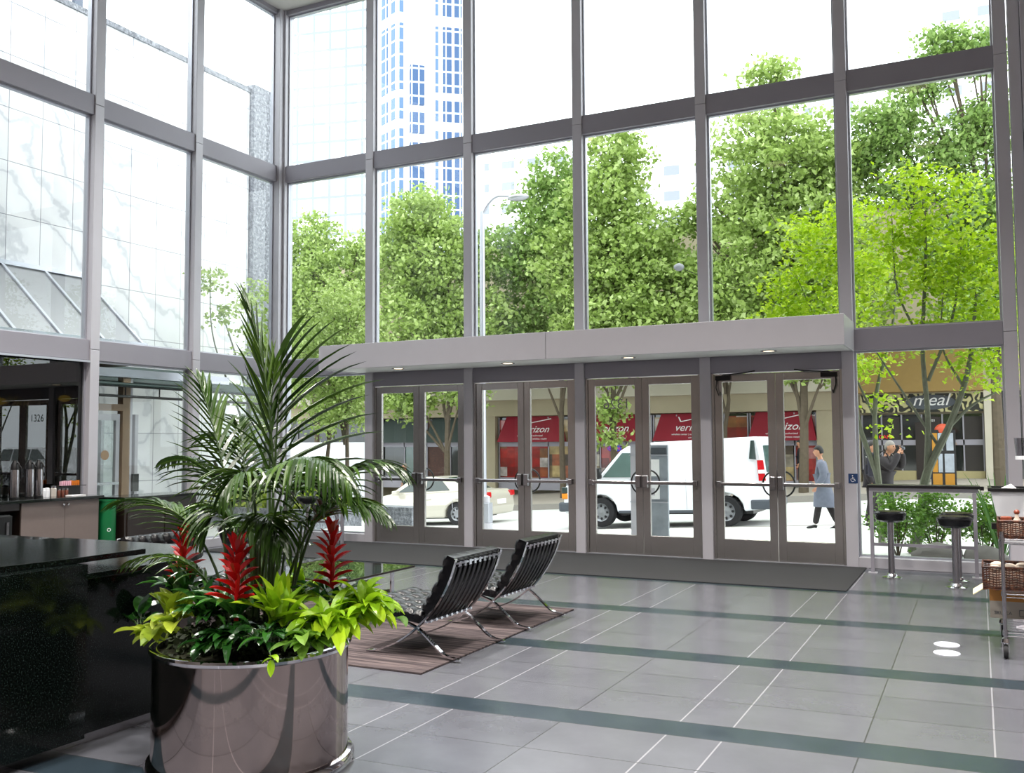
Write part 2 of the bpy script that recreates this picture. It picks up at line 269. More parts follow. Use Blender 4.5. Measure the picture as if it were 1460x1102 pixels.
# ---------------------------------------------------------------- mesh helpers
class MB:
    def __init__(s): s.v = []; s.f = []
    def add(s, vs, fs):
        n = len(s.v); s.v += [tuple(x) for x in vs]; s.f += [tuple(i+n for i in f) for f in fs]; return s
    def box(s, x0, x1, y0, y1, z0, z1, rz=0, about=None):
        v = [(x, y, z) for z in (z0, z1) for (x, y) in ((x0, y0), (x1, y0), (x1, y1), (x0, y1))]
        if rz:
            cx, cy = about if about else ((x0+x1)/2, (y0+y1)/2); c, q = math.cos(rz), math.sin(rz)
            v = [(cx+(a-cx)*c-(b-cy)*q, cy+(a-cx)*q+(b-cy)*c, z) for a, b, z in v]
        return s.add(v, [(0, 3, 2, 1), (4, 5, 6, 7), (0, 1, 5, 4), (1, 2, 6, 5), (2, 3, 7, 6), (3, 0, 4, 7)])
    def prism(s, poly, ax, a, b, inset=0):          # poly in the two other axes, extruded along ax from a to b
        def P(p, t):
            return [(t, p[0], p[1]), (p[0], t, p[1]), (p[0], p[1], t)][ax]
        n = len(poly); v = [P(p, a) for p in poly]+[P(p, b) for p in poly]
        return s.add(v, [tuple(range(n))[::-1], tuple(range(n, 2*n))]+[(i, (i+1) % n, (i+1) % n+n, i+n) for i in range(n)])
    def tube(s, pts, r, seg=8, cap=True, flat=None):
        pts = [Vector(p) for p in pts]; n = len(pts); rr = r if isinstance(r, (list, tuple)) else [r]*n
        base = len(s.v); prev = None; V = []
        for i, p in enumerate(pts):
            d = (pts[min(i+1, n-1)]-pts[max(i-1, 0)]).normalized()
            if prev is None: a = d.orthogonal().normalized()
            else:
                a = prev-d*prev.dot(d)
                a = a.normalized() if a.length > 1e-6 else d.orthogonal().normalized()
            prev = a; b = d.cross(a)
            for k in range(seg):
                t = 2*PI*k/seg; V.append(p+(a*math.cos(t)+b*math.sin(t))*rr[i])
        F = [(i*seg+k, i*seg+(k+1) % seg, (i+1)*seg+(k+1) % seg, (i+1)*seg+k) for i in range(n-1) for k in range(seg)]
        if cap: F += [tuple(range(seg))[::-1], tuple(range((n-1)*seg, n*seg))]
        return s.add(V, F)
    def bar(s, pts, side, w, t):                    # flat bar: width w along side, thickness t
        pts = [Vector(p) for p in pts]; side = Vector(side).normalized(); n = len(pts); V = []
        for i, p in enumerate(pts):
            d = (pts[min(i+1, n-1)]-pts[max(i-1, 0)]).normalized(); nn = d.cross(side).normalized()
            for a, b in ((-1, -1), (1, -1), (1, 1), (-1, 1)): V.append(p+side*(a*w/2)+nn*(b*t/2))
        F = [(i*4+k, i*4+(k+1) % 4, (i+1)*4+(k+1) % 4, (i+1)*4+k) for i in range(n-1) for k in range(4)]
        F += [(3, 2, 1, 0), tuple(range((n-1)*4, n*4))]
        return s.add(V, F)
    def lathe(s, prof, c=(0, 0, 0), seg=24, close=True):
        V = []; n = len(prof)
        for r, z in prof:
            for k in range(seg):
                t = 2*PI*k/seg; V.append((c[0]+r*math.cos(t), c[1]+r*math.sin(t), c[2]+z))
        F = [(i*seg+k, i*seg+(k+1) % seg, (i+1)*seg+(k+1) % seg, (i+1)*seg+k) for i in range(n-1) for k in range(seg)]
        if close: F += [tuple(range(seg))[::-1], tuple(range((n-1)*seg, n*seg))]
        return s.add(V, F)
    def blade(s, base, d, L, W, droop=.5, seg=5, fold=.25, up=(0, 0, 1), prof=None, twist=0):
        p = Vector(base); d = Vector(d).normalized(); V = []; up = Vector(up)
        for i in range(seg+1):
            t = i/seg; side = d.cross(up)
            side = side.normalized() if side.length > 1e-4 else Vector((1, 0, 0))
            nn = side.cross(d); w_ = W*(prof(t) if prof else math.sin(PI*min(1, .06+t*.94))**.7*(1-.15*t))
            if i == seg: w_ = W*.02
            if twist: side = Matrix.Rotation(twist*t, 3, d) @ side; nn = side.cross(d)
            V += [p-side*w_/2+nn*w_*fold, p, p+side*w_/2+nn*w_*fold]
            p = p+d*(L/seg); d = (d+Vector((0, 0, -droop/seg))).normalized()
        F = []
        for i in range(seg): a = i*3; F += [(a, a+1, a+4, a+3), (a+1, a+2, a+5, a+4)]
        return s.add(V, F)
    def ball(s, c, r, seg=12, rings=8, sc=(1, 1, 1)):
        V = [(c[0], c[1], c[2]-r*sc[2])]
        for i in range(1, rings):
            a = PI*i/rings-PI/2
            for k in range(seg):
                t = 2*PI*k/seg; V.append((c[0]+r*sc[0]*math.cos(a)*math.cos(t), c[1]+r*sc[1]*math.cos(a)*math.sin(t), c[2]+r*sc[2]*math.sin(a)))
        V.append((c[0], c[1], c[2]+r*sc[2])); last = len(V)-1
        F = [(0, 1+(k+1) % seg, 1+k) for k in range(seg)]
        for i in range(rings-2):
            F += [(1+i*seg+k, 1+i*seg+(k+1) % seg, 1+(i+1)*seg+(k+1) % seg, 1+(i+1)*seg+k) for k in range(seg)]
        b = 1+(rings-2)*seg; F += [(b+k, b+(k+1) % seg, last) for k in range(seg)]
        return s.add(V, F)
    def moved(s, mtx): s.v = [tuple(mtx @ Vector(v)) for v in s.v]; return s
    def build(s, name, mat, parent=None, smooth=False, bevel=0, loc=None, rot=None, auto=True):
        me = bpy.data.meshes.new(name); me.from_pydata(s.v, [], s.f); me.update()
        if isinstance(mat, (list, tuple)):
            for m in mat: me.materials.append(M[m] if isinstance(m, str) else m)
        else: me.materials.append(M[mat] if isinstance(mat, str) else mat)
        bm = bmesh.new(); bm.from_mesh(me); bmesh.ops.recalc_face_normals(bm, faces=bm.faces) if auto else None
        bm.to_mesh(me); bm.free()
        if smooth: me.polygons.foreach_set('use_smooth', [True]*len(me.polygons))
        o = bpy.data.objects.new(name, me); C.objects.link(o)
        if parent: o.parent = parent
        if loc is not None: o.location = loc
        if rot is not None: o.rotation_euler = rot
        if bevel:
            b = o.modifiers.new('edge', 'BEVEL'); b.width = bevel; b.segments = 2; b.limit_method = 'ANGLE'
        if smooth and auto:
            e = o.modifiers.new('split', 'EDGE_SPLIT'); e.split_angle = math.radians(40)
        return o
def tag(o, label=None, cat=None, group=None, kind=None):
    if label: o['label'] = label
    if cat: o['category'] = cat
    if group: o['group'] = group
    if kind: o['kind'] = kind
    return o
def thing(name, label, cat, loc=(0, 0, 0), rz=0, group=None, kind=None):
    o = bpy.data.objects.new(name, None); C.objects.link(o); o.empty_display_size = .1
    o.location = loc; o.rotation_euler = (0, 0, rz); return tag(o, label, cat, group, kind)
def copy_tree(o, parent=None):
    c = o.copy(); C.objects.link(c)
    if parent: c.parent = parent
    for ch in list(o.children): copy_tree(ch, c)
    return c
def dup(o, loc, rz=None, label=None, group=None):
    c = copy_tree(o); c.location = loc
    if rz is not None: c.rotation_euler = (0, 0, rz)
    if label: c['label'] = label
    if group: c['group'] = group
    return c
def box(name, mat, b, parent=None, bevel=0, **k): return MB().box(*b).build(name, mat, parent, bevel=bevel, **k)
def struct(o, label=None, cat=None): o['kind'] = 'structure'; return tag(o, label, cat)
def text(body, name, mat, size, loc, rot, parent=None, extrude=.004, shear=0, align='CENTER', sx=1):
    cu = bpy.data.curves.new(name, 'FONT'); cu.body = body; cu.size = size; cu.extrude = extrude; cu.align_x = align; cu.shear = shear
    tmp = bpy.data.objects.new(name, cu); C.objects.link(tmp)
    dg = bpy.context.evaluated_depsgraph_get(); me = bpy.data.meshes.new_from_object(tmp.evaluated_get(dg))
    bpy.data.objects.remove(tmp); me.materials.clear(); me.materials.append(M[mat])
    o = bpy.data.objects.new(name, me); C.objects.link(o); o.location = loc; o.rotation_euler = rot; o.scale = (sx, 1, 1)
    if parent: o.parent = parent
    return o

# ---------------------------------------------------------------- ground levels
def S(x): return max(-1.4, min(-.2, -.53+.053*(x+7)))
def zg(x, y):
    if y < 2.5: return -.02
    if y < 8.6:
        t = (y-2.5)/6.1; return -.02*(1-t)+(S(x)+.07)*t
    if y < 19: return S(x)
    return S(x)+.2+.02*(y-19)
def gridmesh(name, mat, xs, ys, f, thick=.3):
    b = MB(); nx, ny = len(xs), len(ys)
    V = [(x, y, f(x, y)) for y in ys for x in xs]+[(x, y, f(x, y)-thick) for y in ys for x in xs]; n = nx*ny
    F = [(j*nx+i, j*nx+i+1, (j+1)*nx+i+1, (j+1)*nx+i) for j in range(ny-1) for i in range(nx-1)]
    F += [(n+j*nx+i, n+(j+1)*nx+i, n+(j+1)*nx+i+1, n+j*nx+i+1) for j in range(ny-1) for i in range(nx-1)]
    for i in range(nx-1):
        F += [(i, n+i, n+i+1, i+1), ((ny-1)*nx+i, (ny-1)*nx+i+1, n+(ny-1)*nx+i+1, n+(ny-1)*nx+i)]
    for j in range(ny-1):
        F += [(j*nx, (j+1)*nx, n+(j+1)*nx, n+j*nx), (j*nx+nx-1, n+j*nx+nx-1, n+(j+1)*nx+nx-1, (j+1)*nx+nx-1)]
    return b.add(V, F).build(name, mat)
xs = [-70, -50, -35]+[-25+1.5*i for i in range(31)]+[35]
struct(gridmesh('sidewalk', 'sidewalk', xs, [.24, 1, 2.5, 4, 5.5, 7, 8.5], lambda x, y: zg(x, min(y, 8.5))))
struct(gridmesh('kerb', 'curb', xs, [8.5, 8.7], lambda x, y: zg(x, 8.5)+.001))
struct(gridmesh('street', 'asphalt', xs, [8.7, 12, 16, 19], lambda x, y: S(x)))
struct(gridmesh('kerb', 'curb', xs, [19, 19.25], lambda x, y: zg(x, 19.0)))
struct(gridmesh('sidewalk', 'sidewalk2', xs, [19.25, 22, 26.2, 30], lambda x, y: zg(x, y)))
struct(box('ground', 'sidewalk', (-60, -10.75, -20, .24, -.32, -.02)))
# ---------------------------------------------------------------- lobby shell
XC, W_ = -10.438, 1.8017
colx = [XC+W_*k for k in range(7)]
ZL0, ZL1, ZU0, ZU1, ZT = 2.673, 2.944, 5.968, 6.243, 8.87
ncol = [0]
def trim(mb, mat='alu', bevel=.006):
    ncol[0] += 1; o = mb.build('trim_%d' % ncol[0], mat, bevel=bevel); return struct(o)
struct(box('floor', 'floor', (-10.7, 5.2, -18, .24, -.2, 0)))
struct(box('ceiling', 'ceil', (-10.7, 5.2, -18, .24, CEIL, CEIL+.3)))
struct(box('wall_right', 'wallwarm', (5.0, 5.2, -18, 0, 0, CEIL)))
struct(box('wall_back', 'wallwarm', (-10.7, 5.2, -18.2, -18, 0, CEIL)))
struct(box('wall_left', 'wallwarm', (-10.7, -10.44, -18, -9.1, 0, CEIL)))
struct(box('wall_front', 'alu_dark', (.92, 5.0, .02, .24, 0, CEIL)))
for k, x in enumerate(colx):
    if k == 0: continue
    b = MB()
    for z0_, z1_ in ((0, ZL1-.13), (ZL1-.126, ZU1-.13), (ZU1-.126, CEIL)): b.box(x-.072, x+.072, 0, .2, z0_, z1_)
    trim(b)
# corner post and stepped right jamb
b = MB(); b.box(XC-.14, XC+.075, -.0, .22, 0, CEIL); b.box(XC-.10, XC+.035, -.09, 0, 0, CEIL); trim(b)
b = MB(); b.box(.46, .58, -.05, .22, 0, CEIL); b.box(.585, .76, -.10, .22, 0, CEIL); b.box(.765, 1.05, -.16, .22, 0, CEIL); trim(b)
coly = [-1.86, -3.66, -5.46, -7.26, -9.06]
for y in coly:
    b = MB()
    for z0_, z1_ in ((0, ZL1-.13), (ZL1-.126, ZU1-.13), (ZU1-.126, CEIL)): b.box(XC-.2, XC, y-.072, y+.072, z0_, z1_)
    trim(b)
nwin = [0]
def window(axis, a, c, z0_, z1_, g='glass'):
    nwin[0] += 1; e = .022
    b = MB()
    def bx(u0, u1, v0, v1):
        if axis == 0: b.box(u0, u1, .085, .15, v0, v1)
        else: b.box(XC-.15, XC-.085, u0, u1, v0, v1)
    bx(a, a+e, z0_, z1_); bx(c-e, c, z0_, z1_); bx(a+e, c-e, z0_, z0_+e); bx(a+e, c-e, z1_-e, z1_)
    o = struct(b.build('window_%d' % nwin[0], 'alu_bright'))
    p = MB()
    if axis == 0: p.box(a+e, c-e, .112, .122, z0_+e, z1_-e)
    else: p.box(XC-.122, XC-.112, a+e, c-e, z0_+e, z1_-e)
    p.build('pane', g, o); return o
for k in range(6):
    a, c = colx[k]+.075, colx[k+1]-.075
    trim(MB().box(a-.003, c+.003, .02, .2, ZU0, ZU1), 'alu_dark'); trim(MB().box(a-.003, c+.003, .02, .2, ZL0, ZL1), 'alu_dark')
    trim(MB().box(a-.003, c+.003, .02, .2, ZT, CEIL), 'alu_dark')
    window(0, a, c, ZU1, ZT); window(0, a, c, ZL1, ZU0)
    if k in (0, 5):
        trim(MB().box(a-.003, c+.003, .0, .2, 0, .13), 'alu'); window(0, a, c, .13, ZL0)
ys_ = [-.09]+coly
for k in range(5):
    a, c = ys_[k+1]+.075, ys_[k]-(.075 if k else 0)
    for q0, q1 in ((ZU0, ZU1), (ZL0, ZL1), (ZT, CEIL)): trim(MB().box(XC-.19, XC-.02, a-.003, c+.003, q0, q1), 'alu_dark')
    window(1, a, c, ZU1, ZT); window(1, a, c, ZL1, ZU0)
    trim(MB().box(XC-.19, XC-.0, a-.003, c+.003, 0, .13), 'alu')
    window(1, a, c, .13, ZL0, 'glass' if k < 2 else 'dglass')
# thin bright flashing under the beam over the dark cafe window
trim(MB().box(XC-.02, XC+.005, -5.38, -3.74, ZL0-.03, ZL0-.003), 'alu_bright', 0)
# fittings for the added fill lamps
for i, (x, y) in enumerate(CEILING_LAMPS):
    if i == 0:
        L0 = thing('ceiling_lamp', 'round recessed downlight in the lobby ceiling', 'ceiling light', (x, y, CEIL), 0, 'lobby downlights')
        MB().lathe([(.31, -.012), (.36, -.012), (.36, 0), (.31, 0)], seg=24, close=False).build('ring', 'white', L0)
        MB().lathe([(.001, -.004), (.30, -.004), (.30, -.001), (.001, -.001)], seg=24).build('lens', 'lampglow', L0)
    else: dup(L0, (x, y, CEIL))
    [o for o in bpy.data.objects if o.name.startswith('ceiling_lamp') and o.type == 'EMPTY'][-1]['label'] = 'round lobby ceiling downlight, %s from the left wall, %s from the doors' % (['first', 'second', 'third', 'fourth'][i//3], ['first row', 'second row', 'third row'][i % 3])
# ---------------------------------------------------------------- entrance canopy and doors
cn = thing('entrance_canopy', 'long flat grey metal canopy projecting over the four double doors', 'canopy', (-5.1, -.5, 2.66))
L_, R_ = -8.84+5.1, -1.34+5.1
cb = MB()
cb.box(L_, -.003, -.5, -.46, .0, .36); cb.box(.003, R_, -.5, -.46, .0, .36)
cb.box(L_, L_+.03, -.46, .47, .0, .36); cb.box(R_-.03, R_, -.46, .47, .0, .36); cb.box(L_+.03, R_-.03, -.46, .47, .33, .36)
cb.build('fascia', 'canopy', cn, bevel=.004)
MB().box(L_+.03, R_-.03, -.46, .47, .012, .03).build('soffit', 'soffit', cn)
cn['label'] = 'long flat grey metal canopy projecting over the four double doors'
for i in range(4):
    px = [(568, 526), (724, 520), (896, 512), (1096, 501)][i]
    h = hit(px[0], px[1], 1, -.55); x = h.x
    if i == 0:
        dl = thing('canopy_downlight', '', 'downlight', (x, -.55, 2.672), 0, 'downlights in the canopy soffit')
        MB().lathe([(.07, -.008), (.1, -.008), (.1, -.001), (.07, -.001)], seg=20, close=False).build('ring', 'chrome', dl)
        MB().lathe([(.001, -.005), (.068, -.005), (.068, -.002), (.001, -.002)], seg=20).build('lens', 'lampglow', dl); q = dl
    else: q = dup(dl, (x, -.55, 2.672))
    q['label'] = ['small round downlight in the canopy soffit above the leftmost double door', 'small round downlight in the soffit above the second double door from the left', 'small round downlight in the soffit above the door numbered 1326', 'small round downlight in the soffit above the rightmost double door'][i]
dn = [0]
def doorleaf(x0, x1, hinge_left, number=None, closer=False):
    dn[0] += 1; Wd = x1-x0; g = MB(); y0_, y1_ = .06, .11; s_ = .1; zt = 2.44; z0_ = .015
    g.box(0, s_, y0_, y1_, z0_, zt); g.box(Wd-s_, Wd, y0_, y1_, z0_, zt); g.box(s_, Wd-s_, y0_, y1_, z0_, .28); g.box(s_, Wd-s_, y0_, y1_, zt-.1, zt)
    d = struct(g.build('door_%d' % dn[0], 'bronze', loc=(x0, 0, 0), bevel=.004))
    MB().box(s_, Wd-s_, .08, .09, .28, zt-.1).build('pane', 'glass', d)
    pb = MB(); pb.box(.02, Wd-.02, -.005, .03, .975, 1.02)
    mx = Wd-.05 if hinge_left else .05
    pb.box(mx-.035, mx+.035, -.015, .06, .93, 1.10); hx = .05 if hinge_left else Wd-.05
    pb.box(hx-.03, hx+.03, -.01, .06, .96, 1.035); pb.build('push_bar', 'steel', d, bevel=.006)
    # half-round pull plate outside
    pts = []; dirn = -1 if hinge_left else 1; cx = Wd-.0 if hinge_left else 0
    pts = [(cx+dirn*(.03+.17*math.sin(a)), .165, 1.0-.17*math.cos(a)) for a in [PI*i/12 for i in range(13)]]
    b = MB(); b.tube(pts, .012, 6); b.box(min(cx, cx+dirn*.05), max(cx, cx+dirn*.05), .11, .172, .82, 1.18); b.build('pull_handle', 'black_metal', d)
    if number:
        text(number, 'address_number', 'steel', .2, (s_+.31, .094, 2.02), (PI/2, 0, PI), d, .001)
    if closer:
        b = MB(); kx = .12 if hinge_left else Wd-.12; sg = 1 if hinge_left else -1
        b.box(kx-.1, kx+.1, .02, .06, 2.36, 2.42); b.tube([(kx, .02, 2.43), (kx+sg*.28, -.06, 2.44), (kx+sg*.42, .03, 2.47)], .009, 6)
        b.tube([(kx-sg*.08, .03, 2.36), (kx-sg*.085, .0, 2.26), (kx-sg*.05, .01, 2.16), (kx-sg*.03, .05, 2.2)], .008, 6)
        b.build('door_closer', 'black_metal', d)
    return d
for k in range(1, 5):
    a, c = colx[k]+.072, colx[k+1]-.072; m = (a+c)/2
    trim(MB().box(a-.001, c+.001, .03, .2, 2.455, ZL0), 'alu_dark')
    trim(MB().box(a, c, .02, .2, .001, .014), 'alu_bright', 0)
    trim(MB().box(a, a+.035, .04, .18, .015, 2.455), 'bronze', .002); trim(MB().box(c-.035, c, .04, .18, .015, 2.455), 'bronze', .002)
    doorleaf(a+.038, m-.003, True, '1326' if k == 3 else None, k == 4); doorleaf(m+.003, c-.038, False, None, k == 4)
sg = thing('access_sign', 'small square blue wheelchair access plaque on the column right of the doors', 'sign', (-1.40, 0, 1.09))
MB().box(-.055, .055, -.006, 0, -.06, .06).build('plaque', 'signblue', sg, bevel=.002)
b = MB(); b.ball((-.005, -.008, .035), .008, 8, 5, (1, .3, 1)); b.tube([(-.005, -.008, .022), (-.003, -.008, -.008), (.018, -.008, -.008), (.026, -.008, -.032)], .0035, 5)
b.tube([(-.004, -.008, .008), (.014, -.008, .008)], .003, 5); b.tube([(-.004+.022*math.cos(a), -.008, -.016+.022*math.sin(a)) for a in [PI*.7+i*.28 for i in range(14)]], .003, 5)
b.build('wheelchair_symbol', 'label', sg)
tag(box('entrance_mat', 'matcarpet', (-10.2, -1.27, -1.97, -.02, .001, .012), bevel=.003), 'long charcoal entrance mat along the foot of the doors', 'mat')
tag(box('lounge_rug', 'rug', (-7.9, -3.42, -6.8, -4.12, .001, .014), bevel=.003), 'striated brown and grey lounge rug under the leather chairs', 'rug')
for i, (u, v) in enumerate(((1350, 919), (1350, 931))):
    h = hit(u, v, 2, 0)
    o = MB().lathe([(.001, .001), (.092, .001), (.088, .005), (.001, .006)], seg=28).build('floor_light', 'floorlens')
    o.location = (h.x, h.y, 0); tag(o, ['round white floor light set in the tiles, the one nearer the doors', 'round white floor light set in the tiles, the one further from the doors'][i], 'floor light', 'round floor lights')
# ---------------------------------------------------------------- lounge chairs
def smooth_path(P, n=24):
    P = [Vector(p) for p in P]; out = []
    Q = [P[0]*2-P[1]]+P+[P[-1]*2-P[-2]]; m = len(P)-1
    for i in range(n+1):
        t = i/n*m; k = min(int(t), m-1); u = t-k; a, b, c, d = Q[k:k+4]
        out.append(.5*((2*b)+(c-a)*u+(2*a-5*b+4*c-d)*u*u+(3*b-a-3*c+d)*u**3))
    return out
def pad(path, width, thick, nt, nw, name, parent, cells=6):
    """tufted cushion: follows a profile path in the x-z plane, width along y"""
    P = smooth_path(path, cells*6); nU, nV = len(P), 6*nw+1; top = []; bot = []
    for i, p in enumerate(P):
        d = (P[min(i+1, nU-1)]-P[max(i-1, 0)]).normalized(); nn = Vector((-d.z, 0, d.x))
        for j in range(nV):
            y = -width/2+width*j/(nV-1); u = i/6; v = j/6
            fu = abs(math.sin(PI*u)); fv = abs(math.sin(PI*v))
            h = thick*(.72+.28*(fu*fv)**.45)
            if i in (0, nU-1) or j in (0, nV-1): h = thick*.62
            top.append(p+nn*h+Vector((0, y, 0))); bot.append(p+Vector((0, y, 0)))
    n = nU*nV; F = []
    for i in range(nU-1):
        for j in range(nV-1):
            a = i*nV+j; F += [(a, a+1, a+nV+1, a+nV), (n+a, n+a+nV, n+a+nV+1, n+a+1)]
    for j in range(nV-1): F += [(j, n+j, n+j+1, j+1), ((nU-1)*nV+j, (nU-1)*nV+j+1, n+(nU-1)*nV+j+1, n+(nU-1)*nV+j)]
    for i in range(nU-1): F += [(i*nV, (i+1)*nV, n+(i+1)*nV, n+i*nV), (i*nV+nV-1, n+i*nV+nV-1, n+(i+1)*nV+nV-1, (i+1)*nV+nV-1)]
    b = MB().add(top+bot, F); o = b.build(name, 'leather', parent, smooth=True)
    bt = MB()
    for i in range(6, nU-1, 6):
        d = (P[i+1]-P[i-1]).normalized(); nn = Vector((-d.z, 0, d.x))
        for j in range(6, nV-1, 6): bt.ball(P[i]+nn*thick*.74+Vector((0, -width/2+width*j/(nV-1), 0)), .011, 8, 5)
    k = bt.build('button', 'strap', o, smooth=True); k['kind'] = 'stuff'
    return o
def lounge_chair(loc, rz, label):
    # local: front at x=0, rear foot at x=.75, seat faces -x
    t = thing('lounge_chair', label, 'chair', loc, rz, 'black leather lounge chairs')
    backbar = smooth_path([(.76, 0, .78), (.70, 0, .60), (.60, 0, .41), (.47, 0, .25), (.30, 0, .11), (.12, 0, .025), (.02, 0, .008)], 24)
    seatbar = smooth_path([(.0, 0, .315), (.16, 0, .30), (.32, 0, .27), (.46, 0, .215), (.57, 0, .12), (.67, 0, .035), (.79, 0, .008)], 24)
    for s in (-1, 1):
        y = s*.355; b = MB()
        b.bar([p+Vector((0, y, 0)) for p in backbar], (0, 1, 0), .034, .012); b.bar([p+Vector((0, y, .0)) for p in seatbar], (0, 1, 0), .034, .012)
        b.build('side_frame', 'chrome', t)
    for q in ((.735, .765, -.34, .34, .735, .75), (.485, .515, -.34, .34, .262, .276), (.01, .04, -.34, .34, .30, .312)): MB().box(*q).build('cross_rail', 'chrome', t)
    bp = smooth_path([(.742, 0, .75), (.69, 0, .58), (.60, 0, .40), (.51, 0, .275)], 10)
    st = [p for p in bp]
    for i in range(9):
        y = -.30+.075*i; b = MB(); b.bar([p+Vector((.0, y, 0)) for p in st], (0, 1, 0), .036, .005); o = b.build('strap', 'strap', t)
        MB().box(.738, .768, y-.016, y+.016, .715, .756).build('clip', 'chrome', o); MB().box(.515, .53, y-.01, y+.01, .262, .284).build('clip', 'chrome', o)
    sp_ = smooth_path([(.02, 0, .31), (.27, 0, .278), (.47, 0, .25)], 8)
    for i in range(8): y = -.28+.08*i; MB().bar([p+Vector((0, y, 0)) for p in sp_], (0, 1, 0), .036, .004).build('seat_strap', 'strap', t)
    pad([(.47, 0, .255), (.25, 0, .285), (-.05, 0, .322)][::-1], .70, .10, 5, 5, 'seat_cushion', t, 5)
    # back cushion stands on the seat in front of the straps
    pad([(.535, 0, .33), (.595, 0, .425), (.685, 0, .60), (.745, 0, .785)], .70, .10, 5, 5, 'back_cushion', t, 5)
    return t
c1 = lounge_chair((-4.16, -6.045, .014), 0, 'black tufted leather lounge chair seen from behind, the one nearer the steel planter')
c1.scale = (1.03, 1, .92)
dup(c1, (-4.18, -4.82, .014), .0, 'black tufted leather lounge chair seen from behind, the one nearer the glass doors')
dup(c1, (-6.05, -6.0, .014), PI, 'black tufted leather lounge chair facing us across the glass table, beside the green bin')
dup(c1, (-6.05, -4.78, .014), PI, 'black tufted leather lounge chair facing us, mostly hidden behind the palm fronds')
# glass table
gt = thing('glass_table', 'low square glass-topped table on crossed steel legs between the leather chairs', 'table', (-5.22, -5.40, .014))
MB().box(-.53, .53, -.53, .53, .405, .42).build('tabletop', 'tableglass', gt, bevel=.003)
MB().box(-.53, .53, -.532, -.526, .404, .421).box(-.53, .53, .526, .532, .404, .421).box(.526, .532, -.53, .53, .404, .421).box(-.532, -.526, -.53, .53, .404, .421).build('glass_edge', 'darkwood', gt)
for a, b_ in ((1, 1), (1, -1), (-1, 1), (-1, -1)):
    pts = [(0, 0, .2), (a*.18, b_*.18, .2), (a*.36, b_*.36, .2)]
    m = MB(); m.box(a*.38-.009, a*.38+.009, b_*.38-.022, b_*.38+.022, 0, .404)
    m.bar([(0, 0, .2), (a*.38, b_*.38, .2)], (0, 0, 1), .034, .012); m.build('leg', 'chrome', gt)
# ---------------------------------------------------------------- reception desk
ZT1, ZT2 = .975, .895
dk = thing('reception_desk', 'polished black granite reception desk with a raised and a lower counter', 'reception desk', (-4.2, -8.9, 0))
def pr2(poly): return [(x+4.2, y+8.9) for x, y in poly]
arc = [(-4.9+.68*math.cos(a), -8.35+.68*math.sin(a)) for a in [PI/2*i/10 for i in range(11)]]
MB().prism(pr2([(-4.22, -8.86)]+arc+[(-5.9, -7.67), (-5.9, -8.86)]), 2, .06, ZT2-.03).build('lower_body', 'blackgranite', dk)
arc2 = [(-4.9+.72*math.cos(a), -8.33+.72*math.sin(a)) for a in [PI/2*i/10 for i in range(11)]]
MB().prism(pr2([(-4.18, -8.855)]+arc2+[(-5.95, -7.61), (-5.95, -8.855)]), 2, ZT2-.03, ZT2).build('lower_counter', 'blackgranite', dk, bevel=.003)
MB().prism(pr2([(-4.16, -12.5), (-4.16, -8.865), (-5.4, -8.865), (-5.4, -12.5)]), 2, .06, ZT1-.03).build('raised_body', 'blackgranite', dk)
ck = [hit(0, 808, 2, ZT1), hit(100, 796.5, 2, ZT1), hit(208, 782, 2, ZT1), hit(175, 775.5, 2, ZT1), hit(0, 766, 2, ZT1)]
tip = ck[2]
MB().prism(pr2([(ck[0].x+.0, -12.5), (ck[0].x, ck[0].y), (ck[1].x, ck[1].y), (tip.x, tip.y), (ck[3].x, ck[3].y), (ck[4].x, ck[4].y), (-6.3, ck[4].y), (-6.3, -12.5)]), 2, ZT1-.03, ZT1).build('raised_counter', 'blackgranite', dk, bevel=.003)
MB().prism(pr2([(-4.26, -12.5), (-4.26, -8.35), (-4.5, -7.9), (-5.8, -7.75), (-5.8, -12.5)]), 2, 0, .06).build('toe_kick', 'steel', dk)
def leaf_object(name, blobs, n, size, mat, parent, seed, clump=.45, up=.5):
    rg = np.random.default_rng(seed); bl = np.array(blobs, float); vol = bl[:, 3]**2; vol = vol/vol.sum(); cc = []
    nc = max(20, n//26); idx = rg.choice(len(bl), nc, p=vol)
    d = rg.normal(size=(nc, 3)); d /= np.linalg.norm(d, axis=1)[:, None]; rad = bl[idx, 3]*(rg.random(nc)**.45); c = bl[idx, :3]+d*rad[:, None]*np.array([1, 1, .95])
    k = rg.integers(0, nc, n); off = rg.normal(size=(n, 3))*clump*np.array([1, 1, .45])*.5; p = c[k]+off
    nrm = rg.normal(size=(n, 3))*.6; nrm[:, 2] += up; nrm /= np.linalg.norm(nrm, axis=1)[:, None]
    a = rg.normal(size=(n, 3)); a -= (a*nrm).sum(1)[:, None]*nrm; a /= np.linalg.norm(a, axis=1)[:, None]; b_ = np.cross(nrm, a)
    s = size*rg.uniform(.6, 1.25, n)[:, None]
    V = np.stack([p-a*s*.5, p-b_*s*.36+nrm*s*.12, p+a*s*.55-nrm*s*.1, p+b_*s*.36+nrm*s*.12], 1).reshape(-1, 3)
    me = bpy.data.meshes.new(name); me.vertices.add(4*n); me.vertices.foreach_set('co', V.ravel()); me.loops.add(4*n); me.loops.foreach_set('vertex_index', np.arange(4*n))
    me.polygons.add(n); me.polygons.foreach_set('loop_start', np.arange(0, 4*n, 4)); me.polygons.foreach_set('loop_total', np.full(n, 4)); me.update(); me.materials.append(M[mat])
    o = bpy.data.objects.new(name, me); C.objects.link(o); o.parent = parent; return o
